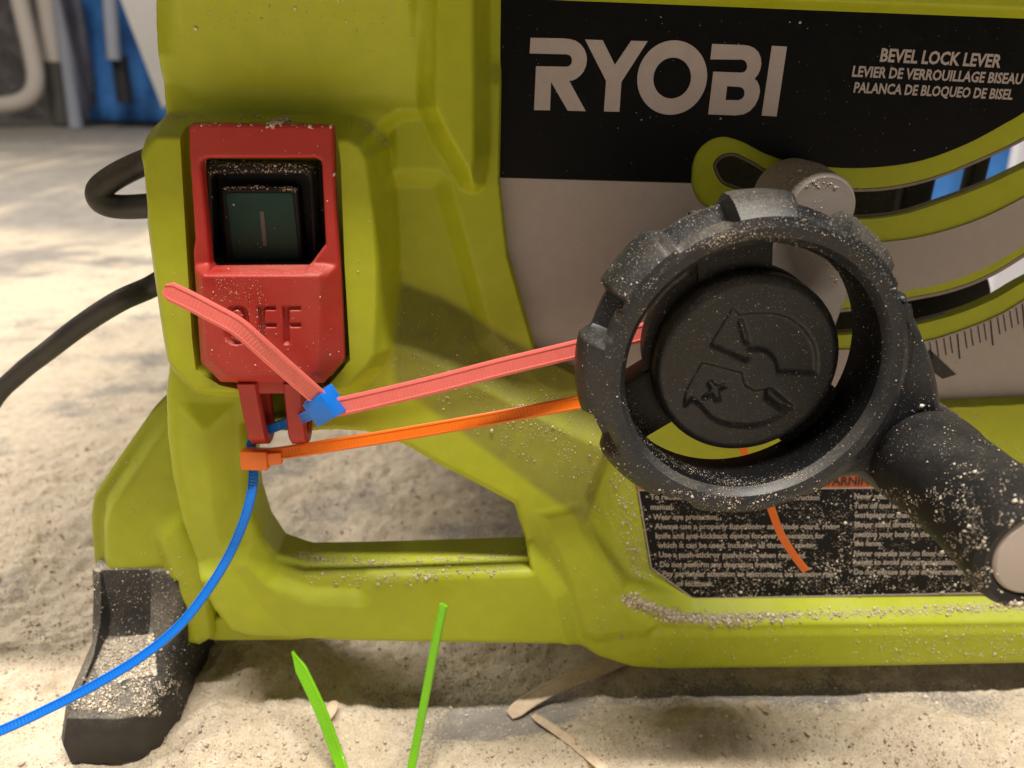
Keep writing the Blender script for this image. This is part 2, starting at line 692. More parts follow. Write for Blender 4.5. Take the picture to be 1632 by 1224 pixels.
me = fast_mesh('floor', V, Fq)
at = me.attributes.new('dust', 'FLOAT', 'POINT')
at.data.foreach_set('value', dust.ravel().astype(np.float32))
floor = link('floor', me, M_FLOOR, None, True)
tag(floor, kind='structure')


def floor_z(x, y):
    i = int(np.clip(np.searchsorted(gx, x), 0, nx - 1))
    j = int(np.clip(np.searchsorted(gy, y), 0, ny - 1))
    return float(Zf[j, i])


# ================================================================== BACKGROUND (far, out of focus)
def wall_mat():
    k = N('plastic_draped_wall')
    f = k.noise(3.2, 6, 0.7)
    k.l(k.mix(k.ramp(f, 0.35, 0.65), (0.06, 0.055, 0.055), (0.30, 0.27, 0.25)), k.b.inputs['Base Color'])
    k.b.inputs['Roughness'].default_value = 0.3
    k.bump(f, 0.8, 0.1)
    return k.m


YB = 3.3
bm = bmesh.new()
obox(bm, (0, YB + 0.06, 1.3), (5.5, 0, 0), (0, 0.05, 0), (0, 0, 1.3))
wall = from_bm('wall', bm, wall_mat())
tag(wall, 'dark basement wall hung with crinkled plastic sheeting, far behind the saw', 'wall')
M_PVC = flat('white_pvc', (0.70, 0.62, 0.54), 0.4, 0.05, 6)
M_GREYPIPE = flat('grey_pipe', (0.38, 0.40, 0.46), 0.4, 0.1, 6)
M_TARP = flat('blue_tarp', (0.07, 0.25, 0.76), 0.35, 0.6, 4)
M_BOARD = flat('white_board', (0.34, 0.32, 0.30), 0.6, 0.05, 8)
M_DARKPOST = flat('dark_post', (0.03, 0.03, 0.035), 0.5, 0.2, 8)

pb = [P(22, -40, -2.9), P(36, 20, -2.9), P(50, 80, -2.9), P(57, 125, -2.9), P(50, 150, -2.9), P(30, 163, -2.9), P(0, 168, -2.9), P(-60, 172, -2.9)]
o = tube('bent_pipe', catmull(pb, 8), 0.030, M_PVC)
tag(o, 'white plastic pipe bending in a curve above the floor at the far left', 'pipe')
r = empty('downpipe', G(105, 205))
a0, a1, a2 = P(70, -40, -3.0), P(86, 98, -3.0), G(101, 203)
a2 = Vector((a2.x, 3.0, 0.02))
tube('upper_pipe', [a0, a1], 0.038, M_PVC, r)
tube('lower_sleeve', [a1, P(102, 196, -3.0)], 0.040, flat('sleeve_grey', (0.10, 0.095, 0.083), .5, .2, 8), r)
tag(r, 'straight white pipe ending in a dark grey sleeve near the floor', 'pipe')
o = tube('conduit', [P(92, -40, -2.95), P(105, 70, -2.95), P(122, 203, -2.95)], 0.026, M_GREYPIPE)
tag(o, 'slim grey leaning conduit standing right of the sleeved pipe', 'conduit')


def tarp(name, corners, mat, seed, amp=0.05):
    a, b, c, d = [Vector(p) for p in corners]
    n = 30
    V, Fc = [], []
    for j in range(n + 1):
        for i in range(n + 1):
            u, v = i / n, j / n
            p = (a * (1 - u) + b * u) * (1 - v) + (d * (1 - u) + c * u) * v
            q = float(fbm(np.array(u * 6.0), np.array(v * 1.6), seed, 3)) - 0.5
            V.append((p.x, p.y - q * amp * 2, p.z))
    for j in range(n):
        for i in range(n):
            k = j * (n + 1) + i
            Fc.append((k, k + 1, k + n + 2, k + n + 1))
    o = link(name, mesh_np(name, V, Fc), mat, None, True)
    s = o.modifiers.new('thick', 'SOLIDIFY')
    s.thickness = 0.006
    return o


t1, t2 = P(128, 100, -3.15), P(290, 100, -3.15)
o = tarp('tarp', [(t1.x, 3.1, 0.02), (t2.x + 0.35, 3.1, 0.02), (t2.x + 0.35, 3.15, 1.5), (t1.x + .1, 3.15, 1.5)], M_TARP, 5)
tag(o, 'bright blue tarp hanging to the floor left of the saw', 'tarp')
t1, t2 = P(1400, 300, -.9), P(1700, 300, -.9)
o = tarp('tarp', [(t1.x, .92, 0.01), (t2.x, .92, 0.01), (t2.x, .96, .5), (t1.x, .96, .5)], M_TARP, 15, .02)
tag(o, 'blue tarp glimpsed through the curved slots of the saw', 'tarp')
t1, t2 = P(114, 100, -2.8), P(172, 100, -2.8)
o = tarp('drape', [(t1.x + .03, 2.8, 0.04), (t2.x - .06, 2.8, 0.16), (t2.x - .05, 2.85, 1.4), (t1.x - .1, 2.85, 1.4)], flat('dark_drape', (.10, .10, .13), .35, .35, 9), 25, .06)
tag(o, 'dark crinkled plastic drape hanging in front of the blue tarp', 'drape')
o = tube('post', [P(172, -40, -2.85), P(182, 95, -2.85)], .024, M_GREYPIPE)
tag(o, 'grey hanging pole above the short black post, before the blue tarp', 'pole')
o.name = 'pole'
o = tube('post', [P(190, 88, -2.9), P(200, 163, -2.9)], 0.028, M_DARKPOST)
tag(o, 'short black post standing against the blue tarp', 'post')
bm = bmesh.new()
q0, q1 = P(182, -60, -1.6), P(262, 150, -1.6)
d = (q1 - q0) * 0.5
obox(bm, (q0 + q1) * 0.5 + Vector((0.05, 0, 0)), d, (0.055, 0, 0.03), (0, 0.012, 0))
bevel_all(bm, 0.003)
o = from_bm('board', bm, M_BOARD)
tag(o, 'off white board leaning in the background beside the saw housing', 'board')
bm = bmesh.new()
q = P(1592, 320, -.62)
obox(bm, (q.x + .14, .62, 0.20), (0.14, 0, 0), (0, 0.006, 0.0), (0, 0.02, 0.20))
bevel_all(bm, 0.003)
o = from_bm('panel', bm, flat('white_panel', (0.60, 0.60, 0.66), 0.5, .04, 6))
tag(o, 'bright white panel standing behind the saw, seen through the slots', 'panel')

# ================================================================== THE SAW
saw = empty('table_saw', (0.02, 0.05, 0))
tag(saw, 'lime green table saw with red off paddle and charcoal handwheel on a sawdust covered floor', 'table saw')

# --- front housing
x0, x1 = P(200, 300, 0).x, P(2010, 400, 0).x
z0, z1 = P(800, 1080, .012).z, 0.2885
ST = 0.0005
xs, zs = np.arange(x0, x1, ST), np.arange(z0, z1, ST)
X, Z = np.meshgrid(xs, zs)

outline = xz([(238, -200, .014), (241, 40, .014), (246, 120, .014), (252, 187, .014), (240, 196, .017), (222, 214, .017), (213, 240, .017), (220, 300, .017),
              (236, 420, .017), (252, 530, .017), (259, 572, .017), (267, 592, .012), (266, 620, .010), (268, 690, .010),
              (277, 760, .010), (293, 830, .010), (318, 900, .010), (345, 955, .010), (370, 988, .010), (400, 998, .010),
              (560, 1010, .011), (720, 1013, .011), (890, 1015, .011), (918, 1024, .011), (952, 1043, .011), (1005, 1060, .011),
              (1060, 1063, .011), (1340, 1060, .011), (1632, 1054, .011), (2100, 1045, .011), (2100, -200, 0)])
hole = xz([(398, 668), (399, 745), (404, 800), (419, 848), (443, 884), (488, 899), (600, 897), (842, 889), (836, 850), (818, 796),
           (760, 765), (700, 735), (655, 708), (622, 692), (585, 682), (540, 679), (495, 681)], .008)
slot1_px = [(1137, 268), (1140, 256), (1152, 246), (1172, 244), (1200, 256), (1240, 278), (1290, 293), (1350, 300), (1419, 297), (1489, 281),
            (1562, 252), (1640, 214), (1760, 140), (1800, 210), (1700, 235), (1632, 268), (1570, 297), (1509, 320), (1436, 343), (1362, 350), (1290, 345), (1230, 325), (1180, 305), (1150, 292)]
def closed_smooth(pts, n=5):
    q = [np.array(p, float) for p in pts]
    e = [q[-1]] + q + [q[0], q[1]]
    out = []
    for i in range(1, len(e) - 2):
        p0, p1, p2, p3 = e[i - 1:i + 3]
        for k in range(n):
            t = k / n
            out.append(tuple(.5 * ((2 * p1) + (p2 - p0) * t + (2 * p0 - 5 * p1 + 4 * p2 - p3) * t * t + (3 * p1 - p0 - 3 * p2 + p3) * t ** 3)))
    return out


slot1_px = closed_smooth(slot1_px)
slot1 = xz(slot1_px, -.001)
slot2_px = [(1240, 500), (1340, 492), (1400, 484), (1444, 475), (1509, 462), (1570, 440), (1632, 404), (1760, 320), (1820, 350), (1720, 405), (1632, 450),
            (1587, 476), (1529, 500), (1458, 519), (1400, 528), (1330, 535), (1240, 530)]
slot2_px = closed_smooth(slot2_px)
slot2 = xz(slot2_px, -.001)
S = sdf(X, Z, outline)
dist_out = -S
hs = sdf(X, Z, hole)
S = np.maximum(S, -hs)

BIG_T = (-200, -600)
H = np.zeros_like(X)
# body left of the sticker panel
H = raise_to(H, X, Z, xz([(600, 300), (690, 300), (720, 400), (760, 540), (860, 640), (1000, 640), (900, 100), (600, 100)], .002), .0045, .006)
# sloped strut and everything below it
polyU = xz([(100, 250), (560, 250), (634, 452), (700, 475), (780, 520), (860, 562), (940, 606), (1030, 650), (1090, 676), (1300, 654), (1632, 640),
            (2300, 620), (2300, 1400), (-300, 1400), (-300, 250)], 0.0)
H = raise_to(H, X, Z, polyU, .0128, .0170)
# frame facets around the label
H = raise_to(H, X, Z, xz([(930, 790), (940, 837), (961, 884), (992, 940), (1050, 965), (1100, 992), (1632, 988), (2300, 980), (2300, 600), (1000, 640)], .0115), .0045, .0068)
# lower bar under the hole leans out towards its lower edge
bar = xz([(405, 860), (445, 905), (500, 930), (573, 933), (583, 876), (850, 855), (905, 935), (925, 1020), (960, 1100), (300, 1100), (300, 900)], .011)
H = raise_to(H, X, Z, bar, .0165, .0055)
# column between hole and label
H = raise_to(H, X, Z, xz([(850, 812), (925, 796), (942, 850), (985, 945), (1050, 990), (1010, 1050), (925, 1010), (900, 930)], .012), .0145, .0035)
H = raise_to(H, X, Z, xz([(1000, 1000), (1100, 1002), (2300, 992), (2300, 1200), (960, 1200), (930, 1010)], .0125), .0135, .003)
# left column: chamfer on its outer side
H = raise_to(H, X, Z, xz([(285, 640), (290, 740), (308, 820), (335, 890), (370, 950), (420, 985), (470, 1000), (440, 930), (385, 850), (375, 700), (378, 640)], .012), .0155, .008)
# tilted upper block
zt, zb = P(450, 0, .015).z, P(450, 165, .008).z
tilt = np.clip(.0075 + (.0185 - .0075) * (Z - zb) / (zt - zb), .005, .024)
H = raise_to(H, X, Z, xz([(100, -300), (700, -300), (700, 190), (640, 190), (600, 230), (330, 260), (100, 260)], .006), np.clip(tilt, .0095, .0125), .003)
H = raise_to(H, X, Z, xz([(262, -300), (268, 60), (274, 120), (300, 160), (340, 175), (600, 175), (690, 200), (690, -300)], .008), tilt, .006)
H = raise_to(H, X, Z, xz([(668, -300), (664, 175), (690, 230), (735, 306), (757, 315), (774, 303), (784, 250), (786, -300)], .013), .0205, .0055)
# bezel of the switch
bez = xz([(252, 183), (240, 192), (222, 212), (213, 240), (220, 300), (236, 420), (252, 530), (259, 570), (275, 592), (311, 624), (345, 630),
          (388, 632), (398, 690), (486, 690), (492, 632), (545, 630), (570, 626), (612, 586), (625, 560), (631, 480), (632, 420), (628, 330), (617, 240), (600, 207), (565, 188)], .014)
H = raise_to(H, X, Z, bez, .0225, .0052)
H = blur(H, 0.9)
# crisp pockets: switch well, sticker field
well = xz([(286, 208), (292, 198), (536, 202), (543, 260), (549, 420), (558, 575), (521, 618), (490, 622), (489, 702), (404, 702), (396, 624), (350, 614), (312, 590), (306, 540), (296, 380)], .0225)
field = xz([(797, -200), (796, 20), (793, 281), (806, 400), (826, 470), (851, 557), (940, 603), (1030, 646), (1092, 670), (1300, 650), (1632, 635), (2300, 612), (2300, 80), (1632, 27), (905, -2), (850, -6)], .0)
top_green = xz([(700, -8), (905, -2), (1632, 26), (2300, 52), (2300, -400), (700, -400)], .003)
H = raise_to(H, X, Z, top_green, .004, .002)
H = raise_to(H, X, Z, field, -.0012, .0008)
wd_ = sdf(X, Z, well)
S = np.maximum(S, -np.minimum(np.minimum(sdf(X, Z, slot1), sdf(X, Z, slot2)), wd_))
# rounded lips along the outline and the hole
H0 = H.copy()
for dd, r in ((dist_out, .0030), (hs, .0030)):
    q = np.clip(dd, 0, r)
    H = H - (r - np.sqrt(np.maximum(0, r * r - (r - q) ** 2))) * (dd < r)
slotd = -np.minimum(sdf(X, Z, slot1), sdf(X, Z, slot2))
H0 = np.where((slotd > -.004) | (np.abs(wd_) < .0025), H + .0030, H0)
housing = shell('front_housing', xs, zs, H, S, -.006, M_GREEN, saw, H0, .0030, xz([(637, 440), (637, 456), (700, 477), (780, 522), (860, 564), (940, 606), (985, 640), (975, 700), (958, 770), (946, 793), (930, 815), (850, 762), (760, 694), (690, 642), (640, 606), (630, 590)], .006))  # last polygon: handwheel shadow put into the facet's colour, with its dust film

plate('lower_rail', [xz([(325, 985), (318, 1019), (345, 1023), (470, 1022), (560, 1011), (585, 1002), (560, 985)], -.001)], -.022, -.001, M_GREEN, saw, .0015)

plate('switch_recess', [xz([(284, 200), (540, 196), (552, 300), (566, 580), (524, 628), (500, 640), (500, 668), (394, 668), (392, 640), (350, 622), (304, 596), (290, 400)], .001)], -.005, .001, M_GREEN, saw)

# --- left leg behind the housing, and its rubber foot
xl = np.arange(P(120, 800, -.012).x, P(620, 900, -.012).x, .0009)
zl = np.arange(P(300, 1035, -.012).z, P(250, 600, -.012).z, .0009)
XL, ZL = np.meshgrid(xl, zl)
leg_out = xz([(272, 618), (262, 634), (238, 658), (182, 738), (142, 797), (137, 830), (143, 908), (292, 908), (303, 1003), (328, 1007), (350, 995), (340, 900), (330, 618)], -.006)
SL = sdf(XL, ZL, leg_out)
HL = np.full_like(XL, -.008)
HL = raise_to(HL, XL, ZL, xz([(300, 600), (165, 800), (158, 835), (162, 930), (250, 1200), (700, 1200), (700, 600)], -.004), -.0015, .003)
HL = raise_to(HL, XL, ZL, xz([(245, 850), (250, 825), (268, 812), (300, 800), (330, 860), (420, 960), (520, 1000), (520, 1100), (300, 1100), (262, 900)], -.003), .003, .005)
HL = blur(HL, 1.5)
HL0 = HL.copy()
q = np.clip(-SL, 0, .003)
HL -= .003 - np.sqrt(np.maximum(0, .003 ** 2 - (.003 - q) ** 2))
leg = shell('leg', xl, zl, HL, SL, -.055, M_GREEN, saw, HL0, .003)


zt = P(215, 909, .0).z
xt0, xt1 = P(143, 906, .0).x, P(293, 906, .0).x
xb0, xb1 = G(116, 1195).x, G(276, 1190).x
PA = [(-.050, 0), (.026, 0), (.0325, .004), (.0340, .014), (.0322, .0245), (.0245, .0300), (.015, .0370), (.0075, .047), (.003, .057), (.001, zt), (-.050, zt)]
PB = [(-.050, 0), (.026, 0), (.0325, .004), (.0340, .014), (.0322, .0245), (.0245, .0290), (.0145, .0325), (.003, .0365), (.0005, .044), (-.0005, zt), (-.050, zt)]
stations = [(0, 0, .010), (.05, 0, .0045), (.11, 0, .001), (.125, 1, .001), (.63, 1, 0), (.64, 0, 0), (.86, 0, .0015), (.95, 0, .0055), (1, 0, .012)]
bm = bmesh.new()
cols = []
for f, kind, pinch in stations:
    row = []
    for w, z in (PB if kind else PA):
        k = min(1, max(0, (z - .012) / (.046 - .012)))
        k = k * k * (3 - 2 * k)
        x = (xb0 * (1 - k) + xt0 * k) * (1 - f) + (xb1 * (1 - k) + xt1 * k) * f
        if z < .012 and w < 0:
            x += .006 * f
        ww = w - (pinch if w > .012 else pinch * .25 if w > -.02 else 0)
        row.append(bm.verts.new((x, -ww, z)))
    cols.append(row)
n = len(PA)
for A, B in zip(cols, cols[1:]):
    for i in range(n):
        j = (i + 1) % n
        bm.faces.new((A[i], A[j], B[j], B[i]))
bm.faces.new(cols[0][::-1])
bm.faces.new(cols[-1])
bmesh.ops.recalc_face_normals(bm, faces=bm.faces[:])
es = [e for e in bm.edges if len(e.link_faces) == 2 and e.calc_face_angle(0) > 0.75]
bmesh.ops.bevel(bm, geom=es, offset=.0016, segments=3, profile=.5, affect='EDGES', clamp_overlap=True)
foot = from_bm('rubber_foot', bm, M_RUBBER, saw, True, 38)

# --- stickers on the front
sA = -.0010
black = xz([(798, -60), (797, 20), (794, 282), (1000, 288)] + [tuple(q) for q in catmull([(1101, 291), (1103, 262), (1112, 240), (1130, 224), (1154, 218), (1185, 227), (1220, 245), (1265, 259),
            (1330, 267), (1400, 266), (1470, 255), (1540, 229), (1600, 197), (1640, 173), (1780, 80)], 6)] + [ (2000, 46), (1632, 29), (905, 0), (860, -60)], sA)
tu = lambda L: [tuple(q) for q in catmull(L, 6)]
grey_top = [(794, 283), (1000, 289)] + tu([(1101, 292), (1108, 312), (1125, 330), (1180, 352), (1260, 376), (1330, 388), (1399, 386), (1468, 377), (1550, 353), (1632, 314), (1800, 220)]) + [
            (1900, 240)] + tu([(1760, 320), (1632, 391), (1570, 426), (1509, 449), (1444, 463), (1360, 477), (1200, 490)]) + tu([(1190, 550), (1340, 557), (1460, 546), (1529, 527), (1591, 502), (1632, 478), (1800, 380)]) + [(2000, 400), (2000, 622), (1632, 633), (1300, 648), (1092, 668), (1030, 644),
            (940, 601), (852, 556), (827, 470), (807, 400)]
st = plate('brand_sticker', [black], -.0011, sA + .0004, M_STBLACK, saw)
plate('grey_sticker', [xz(grey_top, sA)], -.0011, sA + .0004, M_STGREY, saw)


def crop(pts, ox, oy, s):
    return [(ox + a / s, oy + b / s) for a, b in pts]


C1 = lambda p: crop(p, 830, 40, 7.418)
C2 = lambda p: crop(p, 1040, 40, 7.418)
R_ = C1([(115, 150), (500, 157), (580, 165), (650, 185), (710, 228), (750, 282), (774, 345), (782, 400), (772, 480), (745, 545), (705, 595), (650, 638), (610, 654), (572, 660),
         (768, 1018), (555, 1012), (358, 672), (345, 1008), (157, 1005), (180, 485), (540, 492), (572, 484), (596, 460), (606, 420), (598, 380), (576, 355), (545, 346), (105, 335)])
Y_ = C1([(760, 170), (968, 178), (1112, 470), (1305, 185), (1500, 190), (1190, 670), (1165, 1025), (983, 1020), (1008, 660)])
O1 = C2([(232 + 412 * math.cos(t) + 25 * math.sin(t) , 620 - 440 * math.sin(t)) for t in np.linspace(0, 2 * math.pi, 56, endpoint=False)])
O2 = C2([(232 + 223 * math.cos(t) + 12 * math.sin(t), 626 - 242 * math.sin(t)) for t in np.linspace(0, 2 * math.pi, 48, endpoint=False)])
B_ = C2([(705, 222), (1080, 236), (1140, 245), (1200, 270), (1250, 318), (1278, 385), (1285, 460), (1272, 530), (1245, 585), (1205, 635), (1240, 670), (1262, 725), (1268, 790),
         (1250, 870), (1210, 950), (1150, 1015), (1080, 1053), (980, 1068), (658, 1055), (718, 550), (1050, 562), (1088, 552), (1110, 525), (1120, 488), (1110, 445), (1090, 420), (1060, 408), (683, 405)])
B2 = C2([(880, 722), (1020, 730), (1055, 738), (1080, 762), (1090, 800), (1080, 842), (1055, 872), (1015, 888), (862, 885)])
I_ = C2([(1410, 245), (1588, 255), (1465, 1080), (1290, 1070)])
plate('brand_lettering', [xz(q, sA + .0005) for q in (R_, Y_, O1, O2, B_, B2, I_)], sA + .0003, sA + .0006, M_LETTER, st)
wL = sA + .0006
lettering('lever_lettering', [
    ('BEVEL LOCK LEVER', 1402, 97.5, 1594, 107.5, 21, 0),
    ('LEVIER DE VERROUILLAGE BISEAU', 1357.5, 121.5, 1628, 134, 17, 0),
    ('PALANCA DE BLOQUEO DE BISEL', 1360, 147, 1613, 158.5, 16.5, 0)], wL, M_LETTER, st, .03)

# steel edge of the two slots: a plate just behind the housing with slightly narrower slots
def inset(pts, ty, by):
    n = len(pts)
    h = n // 2
    return [(x, y + (ty if i < h else -by)) for i, (x, y) in enumerate(pts)]


def inset_poly(pts, d):
    """shrink a pixel polygon by d pixels along its edge normals"""
    P2 = np.array(pts, float)
    n = len(P2)
    ar = 0.5 * np.sum(P2[:, 0] * np.roll(P2[:, 1], -1) - np.roll(P2[:, 0], -1) * P2[:, 1])
    sgn = 1 if ar > 0 else -1
    out = []
    for i in range(n):
        a, b, c = P2[i - 1], P2[i], P2[(i + 1) % n]
        t = (b - a) / np.linalg.norm(b - a) + (c - b) / np.linalg.norm(c - b)
        t /= np.linalg.norm(t)
        out.append(tuple(b + sgn * d * np.array((-t[1], t[0]))))
    return out


pl_out = xz([(1060, 200), (1060, 600), (1300, 610), (1900, 600), (1900, 120), (1500, 150)], -.004)
plate('slot_plate', [pl_out, xz(inset_poly(slot1_px, 5.5), -.004), xz(inset_poly(slot2_px, 6), -.004)], -.0065, -.0042, M_STEEL, saw)
# dark seam between plastic and steel
plate('slot_gasket', [pl_out, xz(inset_poly(slot1_px, 1.5), -.003), xz(inset_poly(slot2_px, 1.5), -.003)], -.0041, -.0034, M_INK, saw)
# angle scale
V, Fc = [], []
tickarc = catmull([(1380, 566), (1460, 548), (1529, 528), (1591, 502), (1632, 480), (1700, 440), (1760, 400)], 40)
seglen = np.cumsum([0] + [np.hypot(*(b - a)) for a, b in zip(tickarc, tickarc[1:])])
k = 0
s = 0.0
while s < seglen[-1]:
    i = min(np.searchsorted(seglen, s), len(tickarc) - 2)
    p = tickarc[i]
    if p[0] > 1440:
        long = k % 5 == 3
        ln = 40 if long else 27
        slant = 4
        hw = 1.25 if long else 0.95
        a, b = (p[0], p[1] + 3), (p[0] + slant, p[1] + 3 + ln)
        base = len(V)
        for (x, y) in ((a[0] - hw, a[1]), (b[0] - hw, b[1]), (b[0] + hw, b[1]), (a[0] + hw, a[1])):
            q = P(x, y, wL)
            V.append((q.x, -wL, q.z))
        Fc.append((base, base + 1, base + 2, base + 3))
    k += 1
    s += 11.5
for poly in ([(1482, 557), (1524, 597), (1502, 604), (1462, 574)],):
    base = len(V)
    for x, y in poly:
        q = P(x, y, wL)
        V.append((q.x, -wL, q.z))
    Fc.append(tuple(range(base, base + 4)))
gs = bpy.data.objects['grey_sticker']
link('scale_marks', mesh_np('scale_marks', V, Fc), M_INK, gs)

# --- warning label
wl = .0049
lab = [(1011, 752), (1014, 775), (1036, 906), (1104, 956), (1340, 952), (1640, 946), (1900, 940), (1900, 735)]
label = plate('warning_label', [xz(lab, wl)], .0038, wl, M_STBLACK, saw)
b_out = inset_poly(lab, 1.0)
b_in = inset_poly(lab, 3.4)
plate('label_border', [xz(b_out, wl), xz(b_in, wl)], wl - .0001, wl + .00015, M_WTEXT, label)
ban = [(1013, 754), (1017, 779), (1432, 775), (1900, 770), (1900, 737)]
plate('warning_banner', [xz(ban, wl)], wl - .0001, wl + .0003, M_ORANGEST, label)
plate('banner_rule', [xz([(1017, 779.5), (1900, 770.5), (1900, 773), (1017, 782)], wl)], wl - .0001, wl + .0003, M_WTEXT, label)
lettering('banner_lettering', [('WARNING', 1305, 773.5, 1400, 772.5, 13.5, -.15)], wl + .0005, M_INK, label, .03)
cap = 9.0
rows = [('\u2022 To reduce the risk of injury, user must read instruction', 1029, 796, 1306, 797),
        ('manual.', 1037, 812, 1074, 812),
        ('\u2022 Wear eye protection.', 1034, 828, 1146, 828),
        ('\u2022 Always use a properly functioning saw blade guard, riving', 1036, 843, 1338, 843),
        ('knife and anti-kickback device for every operation for', 1045, 858, 1314, 858),
        ('which it can be used, including all through sawing.', 1048, 873, 1302, 873),
        ('\u2022 Use a push-stick or push-block when required.', 1042, 888, 1285, 889),
        ('\u2022 Do not perform any operation freehand.', 1044, 903.5, 1247, 904),
        ('\u2022 Pay particular attention to instructions on reducing risk', 1048, 918.5, 1330, 919),
        ('of kickback.', 1078, 934, 1138, 934),
        ('\u2022 Never reach around saw blade.', 1354, 795, 1500, 795),
        ('\u2022 Turn off tool and wait to move', 1354, 810, 1500, 810),
        ('workpiece or change settings.', 1361, 825, 1500, 825),
        ('\u2022 Never stand directly in line,', 1354, 840, 1490, 840),
        ('position your body on the side of', 1361, 855.5, 1515, 855.5),
        ('the fence.', 1361, 870, 1406, 870),
        ('\u2022 Never operate saw on floor or', 1353, 886, 1506, 886),
        ('height to avoid dangerous positions', 1361, 900, 1531, 900),
        ('\u2022 Do not expose to rain or wet conditions', 1353, 915.5, 1549, 915.5)]
lettering('label_lettering', [(t, a, b, c, d, cap, -.15) for t, a, b, c, d in rows], wl + .0002, M_WTEXT, label, .03)

# --- switch: black body, button, mark, red paddle
sw = plate('switch_body', [xz([(320, 258), (512, 260), (520, 430), (336, 434)], .010)], .0012, .006, M_BLACKP, saw, .001)


def rr(px0, py0, px1, py1, r, w, dx=0):
    """rounded rectangle in pixels; dx shifts the lower edge to follow the lean"""
    pts = []
    for cx, cy, a0 in ((px1 - r, py0 + r, -90), (px1 - r, py1 - r, 0), (px0 + r, py1 - r, 90), (px0 + r, py0 + r, 180)):
        for a in range(0, 91, 15):
            t = math.radians(a0 + a)
            y = cy + r * math.sin(t)
            pts.append((cx + r * math.cos(t) + dx * (y - py0) / (py1 - py0), y))
    return xz(pts, w)


plate('switch_rim', [rr(327, 262, 500, 426, 14, .013, 8), rr(337, 278, 492, 418, 10, .013, 7)], .004, .0135, M_BLACKP, sw, .0008)
bt = plate('start_button', [rr(350, 298, 475, 420, 10, .0125, 10)], .004, .0125, M_BLACKP, sw, .0008)
plate('green_face', [rr(361, 308, 466, 412, 6, .0128, 11)], .0124, .01285, M_BUTTON, bt)
plate('on_mark', [xz([(414, 337), (420.5, 337), (425.5, 392), (419, 392)], .0129)], .0128, .0130, M_MARK, bt)

SP = .00032
xp = np.arange(P(290, 400, .025).x, P(560, 400, .025).x, SP)
zp = np.arange(P(420, 628, .026).z, P(420, 190, .024).z, SP)
XP, ZP = np.meshgrid(xp, zp)
pad_out = xz([(304, 196), (299, 204), (300, 246), (305, 320), (309, 383), (306, 403), (309, 440), (318, 579), (350, 611), (392, 613), (515, 613), (548, 576), (545, 500), (541, 420), (534, 334), (530, 204), (526, 199)], .0255)
pad_win = xz([(327, 253), (503, 253), (510, 257), (512, 264), (518, 390), (493, 424), (488, 428), (338, 429), (333, 422), (319, 268), (320, 258)], .0255)
SPd = np.maximum(sdf(XP, ZP, pad_out), -sdf(XP, ZP, pad_win))
HP = np.full_like(XP, .0250)
HP = raise_to(HP, XP, ZP, xz([(290, 426), (318, 582), (350, 613), (518, 613), (551, 576), (545, 490), (538, 420), (515, 395), (505, 426)], .027), .0310, .0001) * 0 + HP
base_poly = xz([(306, 424), (318, 580), (350, 612), (516, 612), (549, 576), (536, 424)], .0265)
top_poly = xz([(320, 437), (328, 568), (359, 597), (502, 597), (508, 560), (510, 437)], .0310)
d1, d2 = sdf(XP, ZP, base_poly), sdf(XP, ZP, top_poly)
tt = np.clip(np.clip(-d1, 0, 1) / (np.clip(-d1, 0, 1) + np.clip(d2, 0, 1) + 1e-9), 0, 1)
HP = HP + .0060 * tt
HP = blur(HP, 1.6)
C6 = lambda p: crop(p, 290, 420, 4.663)
wo = .0310
Oo = C6([(405 + (98 if abs(math.cos(t)) > 0 else 0) * np.sign(math.cos(t)) * abs(math.cos(t)) ** .7, 460 - 150 * np.sign(math.sin(t)) * abs(math.sin(t)) ** .75) for t in np.linspace(0, 2 * math.pi, 40, endpoint=False)])
Oi = C6([(405 + 42 * np.sign(math.cos(t)) * abs(math.cos(t)) ** .7, 460 - 108 * np.sign(math.sin(t)) * abs(math.sin(t)) ** .75) for t in np.linspace(0, 2 * math.pi, 40, endpoint=False)])
F1 = C6([(555, 315), (700, 315), (702, 352), (620, 352), (621, 440), (705, 440), (707, 478), (623, 478), (628, 604), (568, 604)])
F2 = C6([(738, 315), (886, 315), (888, 352), (802, 352), (803, 437), (888, 437), (890, 478), (804, 478), (807, 608), (748, 608)])
le = np.maximum(sdf(XP, ZP, xz(Oo, wo)), -sdf(XP, ZP, xz(Oi, wo)))
for q in (F1, F2):
    le = np.minimum(le, sdf(XP, ZP, xz(q, wo)))
HP -= .0015 * np.clip(-le / .0007, 0, 1)
HP0 = HP.copy()
for dd in (-SPd,):
    r = .0011
    q = np.clip(dd, 0, r)
    HP -= r - np.sqrt(np.maximum(0, r * r - (r - q) ** 2))
paddle = shell('off_paddle', xp, zp, HP, SPd, .0205, M_RED, saw, HP0, .0011)
tag(paddle, 'red switch paddle embossed OFF with a square window over the green button')


